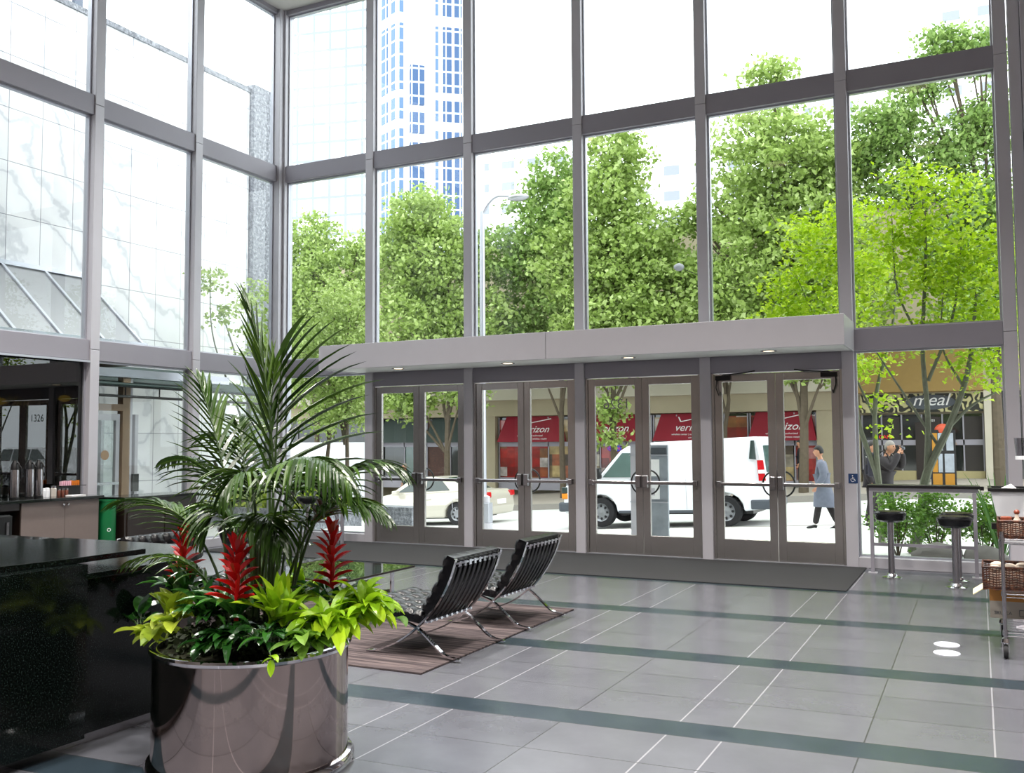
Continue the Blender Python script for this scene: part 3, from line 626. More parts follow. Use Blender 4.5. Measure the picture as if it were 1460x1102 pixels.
# ---------------------------------------------------------------- planter
PX, PY = -3.27, -8.62; ZR = .585
pl_ = thing('planter', 'large round mirror-polished steel planter in the foreground', 'planter', (PX, PY, 0))
MB().lathe([(.47, .02), (.47, ZR-.02), (.455, ZR-.02), (.455, .02)], seg=96, close=False).build('shell', 'potsteel', pl_, smooth=True)
MB().lathe([(.468, ZR-.03), (.482, ZR-.022), (.487, ZR-.008), (.482, ZR+.004), (.465, ZR+.008), (.445, ZR+.002), (.445, ZR-.03)], seg=96, close=False).build('rim', 'chrome', pl_, smooth=True)
MB().lathe([(.468, .055), (.49, .05), (.503, .032), (.503, .016), (.495, 0), (.46, 0)], seg=96, close=False).build('base_ring', 'chrome', pl_, smooth=True)
MB().lathe([(.001, ZR+.01), (.2, ZR+.005), (.4, ZR-.02), (.455, ZR-.035), (.455, ZR-.06), (.001, ZR-.06)], seg=40).build('soil', 'soil', pl_, smooth=True)
P0 = Vector((PX, PY, ZR-.02))
def rel(o_, u, v, y): return hit(u, v, 1, y)-P0
palm = thing('potted_palm', 'tall feathery palm with arching fronds rising from the steel planter', 'palm', P0)
def frond(base, ctrl, tip, n=22, L=.36, W=.028, start=.35, droop=.9, spread=1.0, flat=0, upv_=(0, 0, 1), side_only=0, Wtip=1):
    base, ctrl, tip = Vector(base), Vector(ctrl), Vector(tip); b = MB(); pts = []
    for i in range(19):
        t = i/18; pts.append(base*(1-t)**2+ctrl*2*t*(1-t)+tip*t*t)
    st = MB().tube(pts, [.009*(1-.75*i/18) for i in range(19)], 6)
    rng = random.Random(int((tip.x*31+tip.z*17)*1000))
    for i in range(n):
        t = start+(1-start)*i/(n-1); t_ = min(t, .995)
        p = base*(1-t_)**2+ctrl*2*t_*(1-t_)+tip*t_*t_; d = ((ctrl-base)*(1-t_)+(tip-ctrl)*t_).normalized()
        sd = d.cross(Vector(upv_)); sd = sd.normalized() if sd.length > .05 else Vector((1, 0, 0))
        q = (t-start)/(1-start); ll = L*(.55+.6*math.sin(PI*min(1, q*.75+.22)))*(1-.35*q)*rng.uniform(.9, 1.08)
        for s in (-1, 1):
            if side_only and s != side_only: continue
            dd = (sd*s*spread*(1-.55*q)+d*(.55+.6*q)+Vector((rng.uniform(-.06, .06), rng.uniform(-.06, .06), rng.uniform(-.02, .08)))).normalized()
            b.blade(p, dd, ll, 1.25*W*(1-.35*q)*Wtip, droop*rng.uniform(.8, 1.2), 6, .3, up=(0, 0, 1) if abs(dd.z) < .9 else (0, -1, .2),
                    prof=lambda t: max(.05, min(1, .35+t*4)*(1-t)**.45))
    o = st.build('frond', 'stemg', palm); b.build('leaflets', 'darkgreen_plant', o, auto=False); o.children[0]['kind'] = 'stuff'
y0 = PY
F = [ # base offset, control px, tip px, y depths
 ((.06, .02), (412, 600, y0), (352, 432, y0+.05), dict(n=15, L=.36, W=.019, start=.40, droop=.35, spread=.32)),
 ((.10, -.02), (392, 640, y0-.05), (402, 505, y0-.12), dict(n=13, L=.58, W=.058, start=.46, droop=.6, spread=1.0, side_only=-1)),
 ((.09, .05), (378, 620, y0), (392, 520, y0+.1), dict(n=10, L=.36, W=.03, start=.55, droop=.35, spread=.6)),
 ((.05, -.05), (395, 560, y0-.12), (498, 690, y0-.38), dict(n=26, L=.36, W=.024, start=.42, droop=2.1, spread=.8)),
 ((.03, -.05), (385, 600, y0-.2), (320, 700, y0-.42), dict(n=20, L=.32, W=.024, start=.45, droop=2.0, spread=.8)),
 ((.15, .04), (455, 620, y0+.05), (565, 668, y0+.12), dict(n=22, L=.34, W=.030, start=.40, droop=1.3, spread=.75)),
 ((.12, .0), (440, 650, y0), (548, 735, y0-.1), dict(n=20, L=.26, W=.032, start=.45, droop=1.2, spread=.6)),
 ((-.06, .06), (322, 640, y0+.1), (284, 545, y0+.15), dict(n=16, L=.34, W=.030, start=.42, droop=.6, spread=.6)),
 ((-.08, .12), (330, 620, y0+.25), (238, 655, y0+.45), dict(n=20, L=.32, W=.034, start=.40, droop=1.2, spread=.8)),
 ((-.10, -.02), (300, 690, y0), (168, 715, y0-.05), dict(n=24, L=.34, W=.020, start=.40, droop=.9, spread=.55)),
 ((-.06, -.04), (290, 760, y0-.1), (185, 800, y0-.25), dict(n=20, L=.24, W=.018, start=.38, droop=1.4, spread=.6)),
 ((.02, .10), (360, 600, y0+.3), (300, 620, y0+.55), dict(n=18, L=.34, W=.034, start=.42, droop=1.0, spread=.9)),
 ((.05, .08), (400, 640, y0+.1), (455, 700, y0+.2), dict(n=20, L=.36, W=.034, start=.40, droop=1.3, spread=.9)),
 ((-.02, .02), (330, 660, y0+.05), (290, 760, y0-.1), dict(n=20, L=.30, W=.030, start=.42, droop=1.4, spread=.8)),
 ((.0, .0), (360, 650, y0), (400, 780, y0-.25), dict(n=18, L=.30, W=.030, start=.42, droop=1.3, spread=.8)),
 ((-.03, .06), (350, 640, y0+.2), (340, 600, y0+.35), dict(n=16, L=.34, W=.032, start=.45, droop=.8, spread=.9)),
]
for (ox, oy), c_, t_, kw in F:
    frond((ox, oy, 0), rel(palm, *c_), rel(palm, *t_), **kw)
b = MB()
for i in range(16):
    a = i*2.4; r = .03+.012*i; q = Vector((r*math.cos(a)+.06, r*math.sin(a)+.02, 0)); b.tube([q, q*1.1+Vector((0, 0, .3)), q*1.35+Vector((0, 0, .62))], [.008, .007, .005], 5)
b.build('bare_stems', 'stemg', palm)
def bromeliad(u, v, y, h, sc, label):
    top = hit(u, v, 1, y); base = Vector((top.x, top.y, top.z-h)); t = thing('bromeliad', label, 'flowering plant', base, 0, 'scarlet bromeliads')
    rg = random.Random(int(u))
    b = MB()
    for k in range(8):
        q = k/7; z = h*(.34+.58*q)
        n = 3 if k < 7 else 4
        for j in range(n):
            a = k*2.4+j*2*PI/n+rg.uniform(-.2, .2); el = .15+1.0*q**2
            L = sc*(.11-.03*q)*rg.uniform(.8, 1.15); r = .012*sc
            b.blade((r*math.cos(a), r*math.sin(a), z-.03), (math.cos(a)*math.cos(el), math.sin(a)*math.cos(el), math.sin(el)+.35), L, .046*sc*(1-.25*q), .3, 5, .35)
    b.build('bracts', 'redleaf', t, auto=False)
    MB().tube([(0, 0, 0), (.005, 0, h*.5), (0, 0, h*.9)], [.011, .012, .009], 7).build('flower_stem', 'redleaf', t)
    b = MB()
    for j in range(11):
        a = j*2.4; b.blade((0, 0, h*.05), (math.cos(a)*.8, math.sin(a)*.8, .95), .26*sc, .045*sc, 1.3, 7, .3)
    b.build('rosette', 'deepleaf', t, auto=False); return t
bromeliad(473, 742, PY+.12, .44, 1.1, 'scarlet bromeliad standing clear at the right of the planter, against the entrance mat')
bromeliad(338, 768, PY-.26, .40, 1.25, 'scarlet bromeliad standing tallest in front, at the middle of the planter')
bromeliad(262, 750, PY+.20, .42, 1.1, 'scarlet bromeliad at the left of the planter, before the tufted chair')
def leafclump(u, v, y, n, L, W, m, label, name='leafy_plant', el0=.35, droop=1.2, spread=1.0, seed=1, stem=0, fold=.22, bias=None, yaw=None):
    base = hit(u, v, 1, y); t = thing(name, label, 'plant', base); rg = random.Random(seed); b = MB(); s_ = MB()
    for k in range(n):
        a = rg.uniform(0, 2*PI) if yaw is None else rg.gauss(yaw, .9); el = rg.uniform(el0, el0+1.0)
        d = Vector((math.cos(a)*math.cos(el)*spread, math.sin(a)*math.cos(el)*spread, math.sin(el)))
        if bias: d += Vector(bias)
        o_ = Vector((rg.uniform(-.05, .05), rg.uniform(-.05, .05), rg.uniform(0, .04)))
        if stem:
            e = o_+d*stem*rg.uniform(.5, 1.2); s_.tube([o_, (o_+e)/2+Vector((0, 0, .01)), e], [.0035, .003, .0025], 5)
        else: e = o_
        l_ = L*rg.uniform(.7, 1.15)
        b.blade(e, d, l_, W*rg.uniform(.8, 1.15), droop*rg.uniform(.7, 1.3), 7, fold, twist=rg.uniform(-.5, .5))
    b.build('leaves', m, t, auto=False)
    if not stem:
        for k in range(6): a = k*1.05; s_.tube([(0, 0, -.01), (.012*math.cos(a), .012*math.sin(a), .05)], [.006, .004], 5)
    s_.build('leaf_stems', 'stemg', t)
    return t
leafclump(400, 890, PY-.30, 34, .21, .062, 'chart', 'upright chartreuse plant in front, just right of the middle bromeliad', seed=3, el0=.5, droop=.8)
leafclump(470, 895, PY-.22, 46, .20, .065, 'chart', 'bushy chartreuse plant drooping over the right front rim of the planter', seed=4, el0=.1, droop=1.5, bias=(.15, -.1, 0))
leafclump(505, 880, PY+.02, 34, .16, .075, 'chart', 'light green trailing plant at the far right edge of the planter', seed=8, el0=.0, droop=1.4, stem=.07, bias=(.3, 0, 0))
leafclump(250, 890, PY-.12, 26, .19, .085, 'yellowleaf', 'pale yellow-green broad-leaved plant at the left of the planter', seed=5, el0=.3, droop=1.1)
leafclump(225, 905, PY-.05, 24, .17, .085, 'yellowleaf', 'yellow-green plant hanging out over the left rim of the planter', seed=15, el0=-.1, droop=1.2, bias=(-.35, -.1, 0))
leafclump(330, 915, PY-.36, 36, .15, .050, 'deepleaf', 'dark glossy low plant at the front rim of the planter', seed=6, el0=.05, droop=1.4)
leafclump(295, 880, PY-.15, 30, .19, .05, 'deepleaf', 'dark strappy plant behind the yellow-green leaves on the left', seed=9, el0=.4, droop=1.3)
leafclump(430, 860, PY+.2, 28, .2, .06, 'chart', 'light green plant at the back of the planter under the palm', seed=10, el0=.4, droop=1.2)
leafclump(380, 915, PY-.38, 30, .10, .05, 'deepleaf', 'small dark trailing plant at the front centre of the planter rim', seed=16, el0=.0, droop=1.5, stem=.04)
leafclump(200, 890, PY+.1, 12, .17, .095, 'deepleaf', 'dark broad heart-shaped leaves hanging over the black desk side', seed=12, el0=.1, droop=1.0, bias=(-.4, 0, 0), stem=.05)
leafclump(545, 885, PY+.1, 8, .09, .065, 'shrubg', 'few round green leaves trailing toward the leather seat', seed=13, el0=-.2, droop=1.2, bias=(-.1, 0, 0), stem=.05)
mo = thing('moss_cover', 'dark green mossy ground cover filling the planter under the leaves', 'plant', (PX, PY, ZR))
leaf_object('moss', [(.27*math.cos(a), .27*math.sin(a), .0, .11) for a in [k*.52 for k in range(12)]]+[(0, 0, .03, .25)], 6500, .035, 'mossleaf', mo, 90, .07, .7)['kind'] = 'stuff'
leafclump(300, 925, PY-.40, 26, .12, .055, 'deepleaf', 'dark low leaves at the left front rim of the planter', seed=21, el0=-.05, droop=1.3)
leafclump(440, 920, PY-.36, 30, .13, .06, 'shrubg', 'mid-green low leaves at the right front rim of the planter', seed=22, el0=.0, droop=1.4)
leafclump(520, 870, PY-.10, 30, .19, .06, 'chart', 'chartreuse plant arching out over the right rim of the planter', seed=23, el0=.1, droop=1.3, bias=(.3, -.05, 0))
leafclump(260, 860, PY+.10, 24, .22, .055, 'deepleaf', 'dark upright leaves behind the pale plant on the left', seed=24, el0=.5, droop=.8)
v_ = hit(392, 938, 1, PY-.47); t = thing('trailing_vine', 'small green vine dangling over the front rim of the planter', 'plant', v_)
b = MB(); b.tube([(-.08, .05, .04), (-.03, .0, .025), (0, -.02, .0), (.01, -.022, -.05)], .0025, 5); b.build('stem', 'stemg', t)
b = MB(); b.blade((0, -.022, -.005), (.3, -.4, -.6), .075, .035, .5, 5); b.blade((-.01, -.02, .01), (.9, -.3, .2), .07, .035, 1.2, 5); b.blade((.0, -.02, .0), (-.8, -.4, -.1), .05, .025, 1, 5); b.build('leaves', 'chart', t, auto=False)
# ---------------------------------------------------------------- coffee counter at the left wall
cbt = thing('coffee_cabinet', 'brown-grey laminate cabinet with two doors under the cafe window', 'cabinet', (-10.42, -4.62, 0))
xf = .62
MB().box(0.02, xf-.02, -.52, .53, .0, .90).build('carcass', 'darkwood', cbt)
for s in (-1, 1):
    dd = MB().box(xf-.02, xf, *((-.52, .048) if s < 0 else (.052, .53)), .03, .90).build('door', 'cab', cbt, bevel=.002)
    MB().ball((xf+.018, .02 if s < 0 else .08, .85), .016, 10, 8).build('knob', 'chrome', dd, smooth=True)
MB().box(0.01, xf-.02, -1.9, -.53, .82, .90).build('apron', 'darkwood', cbt)
MB().box(0.0, xf+.04, -2.0, .58, .90, .935).build('countertop', 'blackgranite', cbt, bevel=.004)
fr = thing('mini_fridge', 'small dark undercounter fridge left of the cabinet doors', 'fridge', (-10.3, -5.55, 0))
MB().box(0, .5, -.28, .28, .0, .78).build('body', 'black', fr, bevel=.01); MB().box(.5, .53, -.28, .28, .02, .77).build('door', 'black_metal', fr, bevel=.008); MB().box(.53, .545, .2, .23, .3, .7).build('handle', 'chrome', fr)
ZC = .936
def jug(u, label):
    h = hit(u, 704.5, 2, ZC); h = hit(u, 700, 0, -10.12)
    t = thing('thermos_jug', label, 'thermos', (-10.1, h.y, ZC), 0, 'pump thermoses on the coffee counter')
    MB().lathe([(.068, .012), (.07, .02), (.07, .27), (.066, .285)], seg=24).build('body', 'steel', t, smooth=True)
    MB().lathe([(.073, 0), (.073, .016), (.06, .02)], seg=20).build('foot', 'black', t)
    MB().lathe([(.069, .283), (.06, .33), (.035, .36), (.03, .375)], seg=20).build('lid', 'black', t, smooth=True)
    MB().tube([(.03, 0, .34), (.085, 0, .345), (.10, 0, .33), (.10, 0, .30)], .009, 6).build('spout', 'black', t)
    MB().tube([(.0, .05, .34), (.05, .075, .30), (.06, .08, .22), (.05, .07, .17)], .008, 6).build('handle', 'black', t)
    t.scale = (.72, .72, 1.2); return t
jug(19, 'tall steel thermos jug, leftmost of three on the coffee counter'); jug(40.5, 'wide steel thermos jug in the middle of the three'); jug(53, 'steel thermos jug with the black handle, rightmost of the three')
items = [(61, .03, .10, 'white', 'white capped jar next to the thermoses', 'jar'), (67, .032, .105, 'white', 'white labelled jar behind the first jar', 'jar'), (76, .036, .125, 'caninsulated', 'tall clear canister between white jars and shakers', 'canister'),
         (84, .02, .09, 'spice', 'brown spice shaker, leftmost of three on the counter', 'shaker'), (89.5, .02, .09, 'spice', 'brown spice shaker, the middle one on the counter', 'shaker'), (95, .02, .09, 'spice', 'brown spice shaker, nearest the packet rack', 'shaker')]
for u, r, hh, m, lab, cat in items:
    h = hit(u, 700, 0, -10.1); t = thing('spice_shaker' if cat == 'shaker' else cat+'_with_cap', lab, cat, (-10.1, h.y, ZC))
    MB().lathe([(r, 0), (r, hh*.75), (r*.85, hh*.8)], seg=16).build('body', m, t, smooth=True); MB().lathe([(r*.9, hh*.8), (r*.9, hh), (r*.5, hh*1.05)], seg=16).build('cap', 'steel' if cat != 'jar' else 'white', t, smooth=True)
h = hit(100, 688, 0, -10.25)
t = thing('packet_rack', 'small tray stand of pink, white and orange sugar packets', 'rack', (-10.25, h.y, ZC))
MB().box(-.05, .06, -.17, .19, .11, .118).box(-.05, -.04, -.16, .18, 0, .11).build('tray', 'darkwood', t)
b = MB(); c_ = MB()
for i in range(9):
    yy = -.14+.03*i; (b if i < 5 else c_).box(-.02, .03, yy, yy+.012, .118, .17+.004*(i % 3))
b.build('pink_packets', 'sugar', t); c_.build('orange_packets', 'orange', t)
h = hit(118, 701, 2, ZC); t = tag(MB().box(-.06, .06, -.1, .1, 0, .01).build('napkin_stack', 'label', loc=(-9.98, -4.28, ZC)), 'flat stack of white napkins at the end of the coffee counter', 'napkins')
# green bin, dark cabinet
g = thing('waste_bin', 'green round waste bin beside the coffee cabinet', 'bin', (-9.84, -3.93, 0))
MB().lathe([(.10, .0), (.105, .01), (.105, .85), (.11, .855), (.11, .87), (.10, .87), (.10, .80)], seg=32, close=False).build('shell', 'greencan', g, smooth=True)
MB().lathe([(.001, .80), (.1, .80)], seg=24, close=False).build('inside', 'black', g)
text('O', 'emblem', 'label', .06, (.104*math.cos(-.45), .104*math.sin(-.45), .48), (PI/2, 0, PI/2-.45), g, .001)
dc = thing('low_cabinet', 'low dark wood cabinet behind the green bin', 'cabinet', (-10.0, -3.12, 0))
MB().box(-.25, .25, -.62, .60, 0, .86).build('carcass', 'darkwood', dc); MB().box(-.28, .28, -.65, .63, .86, .89).build('top', 'blackgranite', dc, bevel=.003)
MB().box(.25, .265, -.58, .02, .05, .7).build('door', 'darkwood', dc); MB().box(.25, .265, .04, .56, .05, .7).build('door', 'darkwood', dc)
ct = thing('cafe_table', 'small dark glass-topped side table behind the reception desk', 'table', (-7.75, -6.9, 0))
MB().box(-.42, .32, -.42, .36, .72, .735).build('tabletop', 'blackgranite', ct, bevel=.003); MB().tube([(0, 0, .02), (0, 0, .72)], .03, 12).build('pedestal', 'chrome', ct); MB().lathe([(.24, 0), (.24, .012), (.04, .03)], seg=28).build('foot', 'chrome', ct)
# cafe seen through dark glass
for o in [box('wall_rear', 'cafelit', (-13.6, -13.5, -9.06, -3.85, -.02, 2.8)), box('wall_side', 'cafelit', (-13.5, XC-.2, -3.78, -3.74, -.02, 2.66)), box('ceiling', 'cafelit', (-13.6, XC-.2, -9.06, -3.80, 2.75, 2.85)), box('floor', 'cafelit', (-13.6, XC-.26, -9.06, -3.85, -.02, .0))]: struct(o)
for i, (u, v) in enumerate(((92, 568), (0, 572))):
    h = hit(u, v, 0, -10.72)  # lamps set behind the glass in place of lobby lamps mirrored in it
    t = thing('pendant_lamp', ['amber glass pendant lamp glowing behind the dark window, nearer the column', 'amber glass pendant lamp at the left edge of the picture'][i], 'pendant lamp', h)
    MB().ball((0, 0, 0), .075, 16, 10, (1, 1, .6)).build('shade', 'pendant', t, smooth=True); MB().tube([(0, 0, .06), (0, 0, 2.75-h.z)], .006, 5).build('cord', 'black', t)
h = hit(22, 572, 0, -10.95)
t = thing('script_sign', 'dark board with gold script lettering inside the cafe window', 'sign', h)
MB().box(-.04, 0, -.36, .36, -.2, .2).build('board', 'black', t); text('Mint', 'lettering', 'goldneon', .19, (.006, .02, -.06), (PI/2, 0, PI/2), t, .003, .35)
# ---------------------------------------------------------------- window ledges and stools
def ledge(x0, x1, yc, label, posts, loc):
    t = thing('standing_ledge', label, 'counter', loc)
    MB().box(x0, x1, -.14, .14, 1.0, 1.035).build('top', 'black', t, bevel=.004); MB().box(x0+.02, x1-.02, -.10, -.075, .955, 1.0).build('apron', 'alu_bright', t)
    for p in posts:
        o = MB().box(p-.02, p+.02, -.115, -.075, .012, .955).build('leg', 'alu_dark', t); MB().box(p-.05, p+.05, -.13, -.06, 0, .012).build('foot', 'alu', o)
    MB().box(posts[0]+.02, posts[-1]-.02, -.11, -.08, .32, .355).build('foot_rail', 'alu_dark', t)
    MB().box(x1-.0, x1+.04, -.10, -.05, .985, 1.03).build('end_cap', 'black', t); return t
ledge(-.64, .56, 0, 'narrow black standing ledge on grey legs at the right-hand window', [-.60, .50], (-.56, -.30, 0))
ledge(-.85, .62, 0, 'narrow black standing ledge at the window left of the doors, behind the palm', [-.55, .46, .56], (-9.4, -.30, 0))
def stool(loc, label):
    t = thing('bar_stool', label, 'stool', loc, 0, 'fixed bar stools with chrome pedestals')
    MB().lathe([(.001, .63), (.10, .63), (.155, .655), (.172, .70), (.172, .735), (.155, .752), (.05, .758), (.001, .758)], seg=32).build('seat', 'leather', t, smooth=True)
    MB().lathe([(.169, .715), (.176, .718), (.176, .73), (.169, .733)], seg=32, close=False).build('piping', 'black', t)
    MB().lathe([(.035, .02), (.035, .63)], seg=20).build('pedestal', 'steel', t, smooth=True)
    MB().lathe([(.11, .0), (.11, .008), (.06, .02), (.05, .045), (.034, .05)], seg=28).build('foot', 'chrome', t, smooth=True); return t
s1 = stool((-.93, -.70, 0), 'black round bar stool nearest the glass doors, on the right')
dup(s1, (-.255, -1.22, 0), 0, 'black round bar stool standing in front of the right pair, nearest the cart'); dup(s1, (-.24, -.70, 0), 0, 'black round bar stool hidden behind the one nearest the cart')
dup(s1, (-9.25, -.72, 0), 0, 'black bar stool at the left window ledge, behind the palm fronds')
# ---------------------------------------------------------------- service cart and its load
CX, CYY = .13, -4.62
ca = thing('service_cart', 'chrome wire shelving cart on casters at the right edge of the picture', 'cart', (CX, CYY, 0))
for i, (x, y) in enumerate(((0, 0), (0, .80), (.46, 0), (.46, .80))):
    o = MB().tube([(x, y, .13), (x, y, .90)], .0135, 12).build('post', 'steel', ca, smooth=True)
    for z in (.44, .165, .83): MB().lathe([(.019, z), (.019, z+.035)], (x, y, 0), 12).build('collar', 'steel', o)
    MB().lathe([(.024, .105), (.03, .115), (.024, .14), (.014, .15)], (x, y, 0), 12).box(x-.022, x-.018, y-.02, y+.02, .04, .11).box(x+.018, x+.022, y-.02, y+.02, .04, .11).build('caster_fork', 'chrome', o)
    w_ = MB().lathe([(.03, -.013), (.045, -.015), (.05, 0), (.045, .015), (.03, .013)], seg=20); w_.moved(Matrix.Translation((x, y, .05)) @ Matrix.Rotation(PI/2, 4, 'Y')); w_.build('caster_wheel', 'rubber', o, smooth=True)
for z in (.18, .455, .845):
    b = MB()
    for y in (0, .80): b.tube([(0, y, z), (.46, y, z)], .005, 6); b.tube([(0, y, z-.022), (.46, y, z-.022)], .004, 6)
    for x in (0, .46): b.tube([(x, 0, z), (x, .8, z)], .005, 6); b.tube([(x, 0, z-.022), (x, .8, z-.022)], .004, 6)
    for k in range(1, 16): b.tube([(0, .8*k/16, z+.004), (.46, .8*k/16, z+.004)], .0025, 4, cap=False)
    b.build('wire_shelf', 'steel', ca)
def basket(loc, sx, sy, h, label):
    t = thing('wicker_basket', label, 'basket', loc); b = MB(); rg = random.Random(3)
    b.box(0, sx, 0, sy, 0, .012)
    for (a, c_) in (((0, 0), (sx, 0)), ((sx, 0), (sx, sy)), ((sx, sy), (0, sy)), ((0, sy), (0, 0))):
        n = 24
        for i in range(n+1):
            p = [a[k]+(c_[k]-a[k])*i/n for k in (0, 1)]; b.tube([(p[0], p[1], 0), (p[0]+rg.uniform(-.006, .006), p[1], h*.5), (p[0], p[1], h)], .004, 4)
        for z in [h*k/9 for k in range(9)]:
            b.tube([(a[0]+(c_[0]-a[0])*i/12, a[1]+(c_[1]-a[1])*i/12, z+(.005 if i % 2 else -.003)) for i in range(13)], .006, 4)
    b.build('weave', 'wicker', t)
    MB().tube([(0, 0, h), (sx, 0, h), (sx, sy, h), (0, sy, h), (0, 0, h)], .01, 6).build('rim', 'wicker', t); return t
basket((.11, -4.58, .853), .46, .34, .12, 'square brown wicker basket on the top shelf of the cart')
basket((.0, -4.46, .463), .52, .4, .16, 'larger brown wicker basket on the middle shelf of the cart')
t = thing('condiment_bottle', 'reddish corked bottle standing in the top basket', 'bottle', (.235, -4.45, .866))
MB().lathe([(.035, 0), (.036, .07), (.03, .1), (.014, .125), (.013, .15)], seg=16).build('body', 'pastry', t, smooth=True); MB().ball((0, 0, .165), .02, 10, 8).build('stopper', 'dressing', t, smooth=True)
t = thing('squat_jar', 'squat jar with an orange lid in the top basket', 'jar', (.165, -4.42, .866)); MB().lathe([(.035, 0), (.037, .09), (.034, .10)], seg=16).build('body', 'pastry', t); MB().lathe([(.038, .1), (.038, .125), (.03, .13)], seg=16).build('lid', 'dressing', t)
t = thing('sauce_bottle', 'dark bottle at the right edge, in the top basket', 'bottle', (.31, -4.42, .866)); MB().lathe([(.03, 0), (.03, .12), (.015, .15), (.014, .17)], seg=16).build('body', 'dressing', t, smooth=True); MB().lathe([(.016, .17), (.016, .19)], seg=12).build('cap', 'black', t)
for i in range(6):
    o = MB().ball((0, 0, 0), .045, 10, 7, (1.1, .9, .6)).build('wrapped_pastry', 'pastry', loc=(.08+.085*(i % 3)+.02*(i//3), -4.34+.14*(i//3), .60+.012*(i % 2)), smooth=True)
    tag(o, ['paper-wrapped pastry at the near left corner of the middle basket', 'paper-wrapped pastry second along the near side of the middle basket', 'paper-wrapped pastry at the near right of the middle basket', 'paper-wrapped pastry at the far left of the middle basket', 'paper-wrapped pastry in the far middle of the middle basket', 'paper-wrapped pastry at the far right of the middle basket'][i], 'pastry', 'wrapped pastries in the middle basket')
    MB().box(-.04, .04, -.03, .03, -.135-.012*(i % 2), -.02).build('paper_wrap', 'pastry', o)
bx = thing('cardboard_box', 'open cardboard carton with one flap out, on the bottom shelf of the cart', 'box', (.04, -4.05, .187))
MB().box(0, .46, 0, .30, .0, .13).build('lower_panel', 'cardboard_p', bx); b = MB(); b.box(0, .46, 0, .006, .13, .25); b.box(0, .46, .294, .30, .13, .25); b.box(0, .006, .006, .294, .13, .25); b.box(.454, .46, .006, .294, .13, .25); b.build('upper_panel', 'cardboard', bx)
f_ = MB().box(-.14, 0, 0, .30, -.003, .003).build('flap', 'flap', bx, loc=(0, 0, .25), rot=(0, -.62, 0))
text('SKU CA', 'print', 'bumper', .035, (.09, -.002, .03), (PI/2, 0, 0), bx, .001)
b = MB(); b.box(.2, .4, -.002, 0, .02, .024); b.box(.2, .4, -.002, 0, .066, .07); b.box(.2, .204, -.002, 0, .024, .066); b.build('printed_frame', 'bumper', bx)
tag(box('paper_bundle', 'label', (.1, .42, -4.0, -3.8, .44-.0, .44), None) if 0 else MB().box(0, .3, 0, .2, 0, .03).build('paper_bundle', 'label', loc=(.12, -3.99, .415)), 'flat white paper bundle lying on top of the open carton', 'paper')
MB().box(.0, .3, 0.05, .15, -.10, 0).build('paper_core', 'label', bpy.data.objects['paper_bundle'])
tb = thing('white_tub', 'tapered white tub with a black rim on a grey stand, above the wicker baskets', 'bin', (.36, -2.95, 0))
def frust(x0, x1, y0_, y1_, za, zb, k): return MB().add([(x0+k, y0_+k, za), (x1-k, y0_+k, za), (x1-k, y1_-k, za), (x0+k, y1_-k, za), (x0, y0_, zb), (x1, y0_, zb), (x1, y1_, zb), (x0, y1_, zb)], [(0, 3, 2, 1), (4, 5, 6, 7), (0, 1, 5, 4), (1, 2, 6, 5), (2, 3, 7, 6), (3, 0, 4, 7)])
frust(-.28, .22, -.2, .2, .66, 1.115, .09).build('tub', 'white', tb, bevel=.01)
b = MB(); b.box(-.30, .24, -.22, -.19, 1.115, 1.145); b.box(-.30, .24, .19, .22, 1.115, 1.145); b.box(-.30, -.27, -.19, .19, 1.115, 1.145); b.box(.21, .24, -.19, .19, 1.115, 1.145); b.box(-.27, .21, -.19, .19, 1.116, 1.12); b.build('rim', 'black', tb, bevel=.004)
MB().box(-.14, .1, -.1, .1, .0, .66).build('stand', 'alu', tb); MB().box(-.28, -.14, -.06, .06, .78, .83).build('bracket', 'black', tb)
tag(MB().add([(-.1, -.05, 0), (.08, -.03, 0), (.02, .02, .055), (-.1, -.046, .004), (.08, -.026, .004), (.02, .024, .06)], [(0, 1, 2), (3, 5, 4), (0, 3, 4, 1), (1, 4, 5, 2), (2, 5, 3, 0)]).build('folded_paper', 'label', loc=(.22, -3.1, 1.121)), 'folded white paper sticking up from the white tub', 'paper')
cc = thing('clear_canister', 'clear plastic canister with a white base at the far right edge', 'canister', (.30, -4.0, 1.45))
h = hit(1459, 650, 1, -3.4); cc.location = (h.x+.02, -3.4, h.z)
MB().lathe([(.075, .0), (.085, .15), (.08, .15), (.07, .0)], seg=24, close=False).build('cylinder', 'clearp', cc, smooth=True); MB().lathe([(.08, -.03), (.08, 0), (.001, 0.001)], seg=24).build('base', 'white', cc); MB().tube([(0, 0, -.03), (0, 0, -h.z+.0)], .018, 10).build('stand_pole', 'alu', cc); MB().lathe([(.12, -h.z), (.12, -h.z+.015)], seg=20).build('foot', 'alu', cc)
